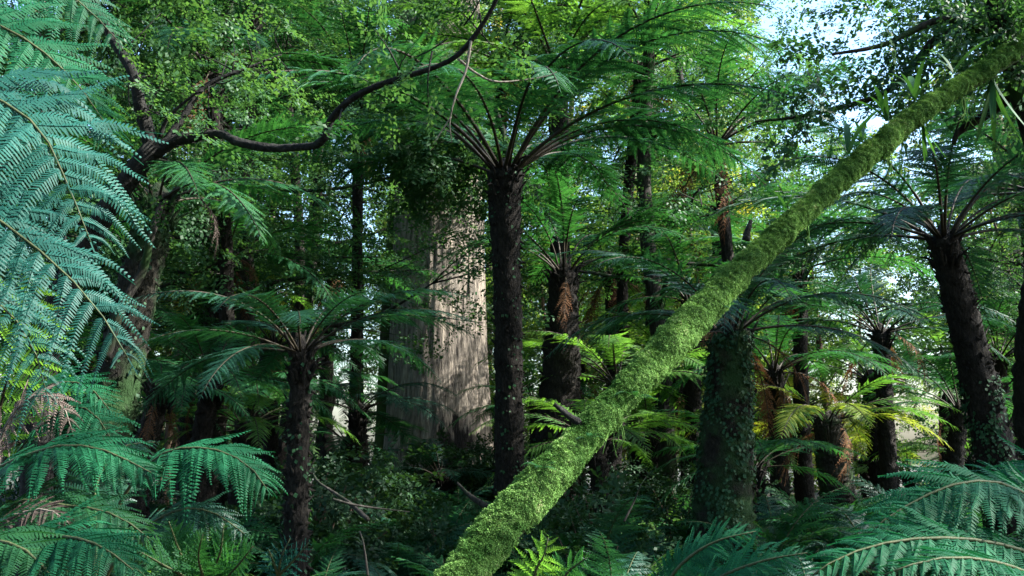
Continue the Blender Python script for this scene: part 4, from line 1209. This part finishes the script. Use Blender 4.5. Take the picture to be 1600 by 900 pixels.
# fallen sticks
for k, (pts, r, lb) in enumerate([
        ([(575, 812, 7.2), (545, 785, 7.4), (500, 755, 7.6), (490, 742, 7.7)], 0.018, 'thin fallen stick slanting in the dark undergrowth beside the short black fern'),
        ([(765, 795, 9.5), (735, 775, 9.7), (715, 755, 9.9)], 0.035, 'pale fallen branch lying below the giant trunk'),
        ([(575, 900, 5.5), (568, 850, 5.6), (562, 830, 5.7)], 0.008, 'upright bare twig at the bottom edge'),
        ([(975, 815, 8.5), (990, 785, 8.6), (1000, 760, 8.6), (1010, 745, 8.7)], 0.010, 'bent dry twig standing below the log'),
        ([(520, 780, 7.0), (560, 790, 7.0), (640, 800, 7.2)], 0.010, 'dark fallen stick lying level in the undergrowth')]):
    P = [at(*a) for a in pts]
    V, F = tube([a - P[0] for a in P], [r, r * .85, r * .6, r * .4], 7, 24, wobble(60 + k, .15))
    tag(obj('fallen_stick', mesh_np('fallen_stick', V, F, M['bark_dark'], smooth=True), loc=P[0]), lb, 'stick', 'fallen sticks')

# leaf litter on the floor
g = np.random.default_rng(55)
n = 26000
x = g.uniform(-10, 11, n); y = g.uniform(3, 26, n)
c = np.stack([x, y, gh(x, y) + g.uniform(0.004, 0.05, n)], 1)
a = g.uniform(0, 6.28, n)
d = np.stack([np.cos(a), np.sin(a), g.normal(0, .3, n)], 1); s = np.stack([-np.sin(a), np.cos(a), g.normal(0, .3, n)], 1)
l = g.uniform(0.03, 0.07, (n, 1))
V = np.stack([c - d * l, c + s * l * .4, c + d * l, c - s * l * .4], 1).reshape(-1, 3)
tag(obj('leaf_litter', mesh_np('leaf_litter', V, np.arange(4 * n).reshape(-1, 4), M['dead'], np.repeat(g.uniform(0, 1, n), 4))),
    'brown fallen leaves strewn over the forest floor', kind='stuff')

# ------------------------------------------------------------------ light
SUN_AZ, SUN_EL = 96.0, 42.0       # degrees: clockwise from the view direction (+Y)
w = bpy.data.worlds.new('World'); sc.world = w; w.use_nodes = True
nt = w.node_tree; nt.nodes.clear()
sky = nt.nodes.new('ShaderNodeTexSky'); sky.sky_type = 'NISHITA'; sky.sun_disc = False
sky.sun_elevation = R(SUN_EL); sky.sun_rotation = R(SUN_AZ)
sky.air_density = 1.6; sky.dust_density = 3.0; sky.ozone_density = 2.5
bg = nt.nodes.new('ShaderNodeBackground'); bg.inputs['Strength'].default_value = 0.09
wo = nt.nodes.new('ShaderNodeOutputWorld')
nt.links.new(sky.outputs[0], bg.inputs[0]); nt.links.new(bg.outputs[0], wo.inputs[0])
ld = bpy.data.lights.new('sun', 'SUN'); ld.energy = 5.0; ld.angle = R(0.5); ld.color = (1.0, 0.86, 0.64)
lo = bpy.data.objects.new('sun', ld); COL.objects.link(lo)
sv = Vector((math.sin(R(SUN_AZ)) * math.cos(R(SUN_EL)), math.cos(R(SUN_AZ)) * math.cos(R(SUN_EL)), math.sin(R(SUN_EL))))
lo.rotation_euler = sv.to_track_quat('Z', 'Y').to_euler()
lo.location = (20, 0, 30)

cd = bpy.data.cameras.new('camera'); cd.sensor_width = 36; cd.lens = 18 / math.tan(R(27.5)); cd.clip_end = 2000; cd.clip_start = 0.05
co = bpy.data.objects.new('camera', cd); COL.objects.link(co)
co.location = CAM; co.rotation_euler = (R(90) + PITCH, 0, 0)
sc.camera = co

sc.view_settings.view_transform = 'Standard'; sc.view_settings.look = 'None'
sc.view_settings.use_white_balance = True; sc.view_settings.white_balance_temperature = 5350; sc.view_settings.white_balance_tint = 10
sc.view_settings.exposure = 2.45; sc.view_settings.gamma = 1.0; sc.view_settings.use_curve_mapping = False
c = sc.cycles
c.max_bounces = 6; c.diffuse_bounces = 3; c.glossy_bounces = 2; c.transmission_bounces = 4; c.transparent_max_bounces = 4
c.use_denoising = True
c.sample_clamp_indirect = 6
c.caustics_reflective = False; c.caustics_refractive = False
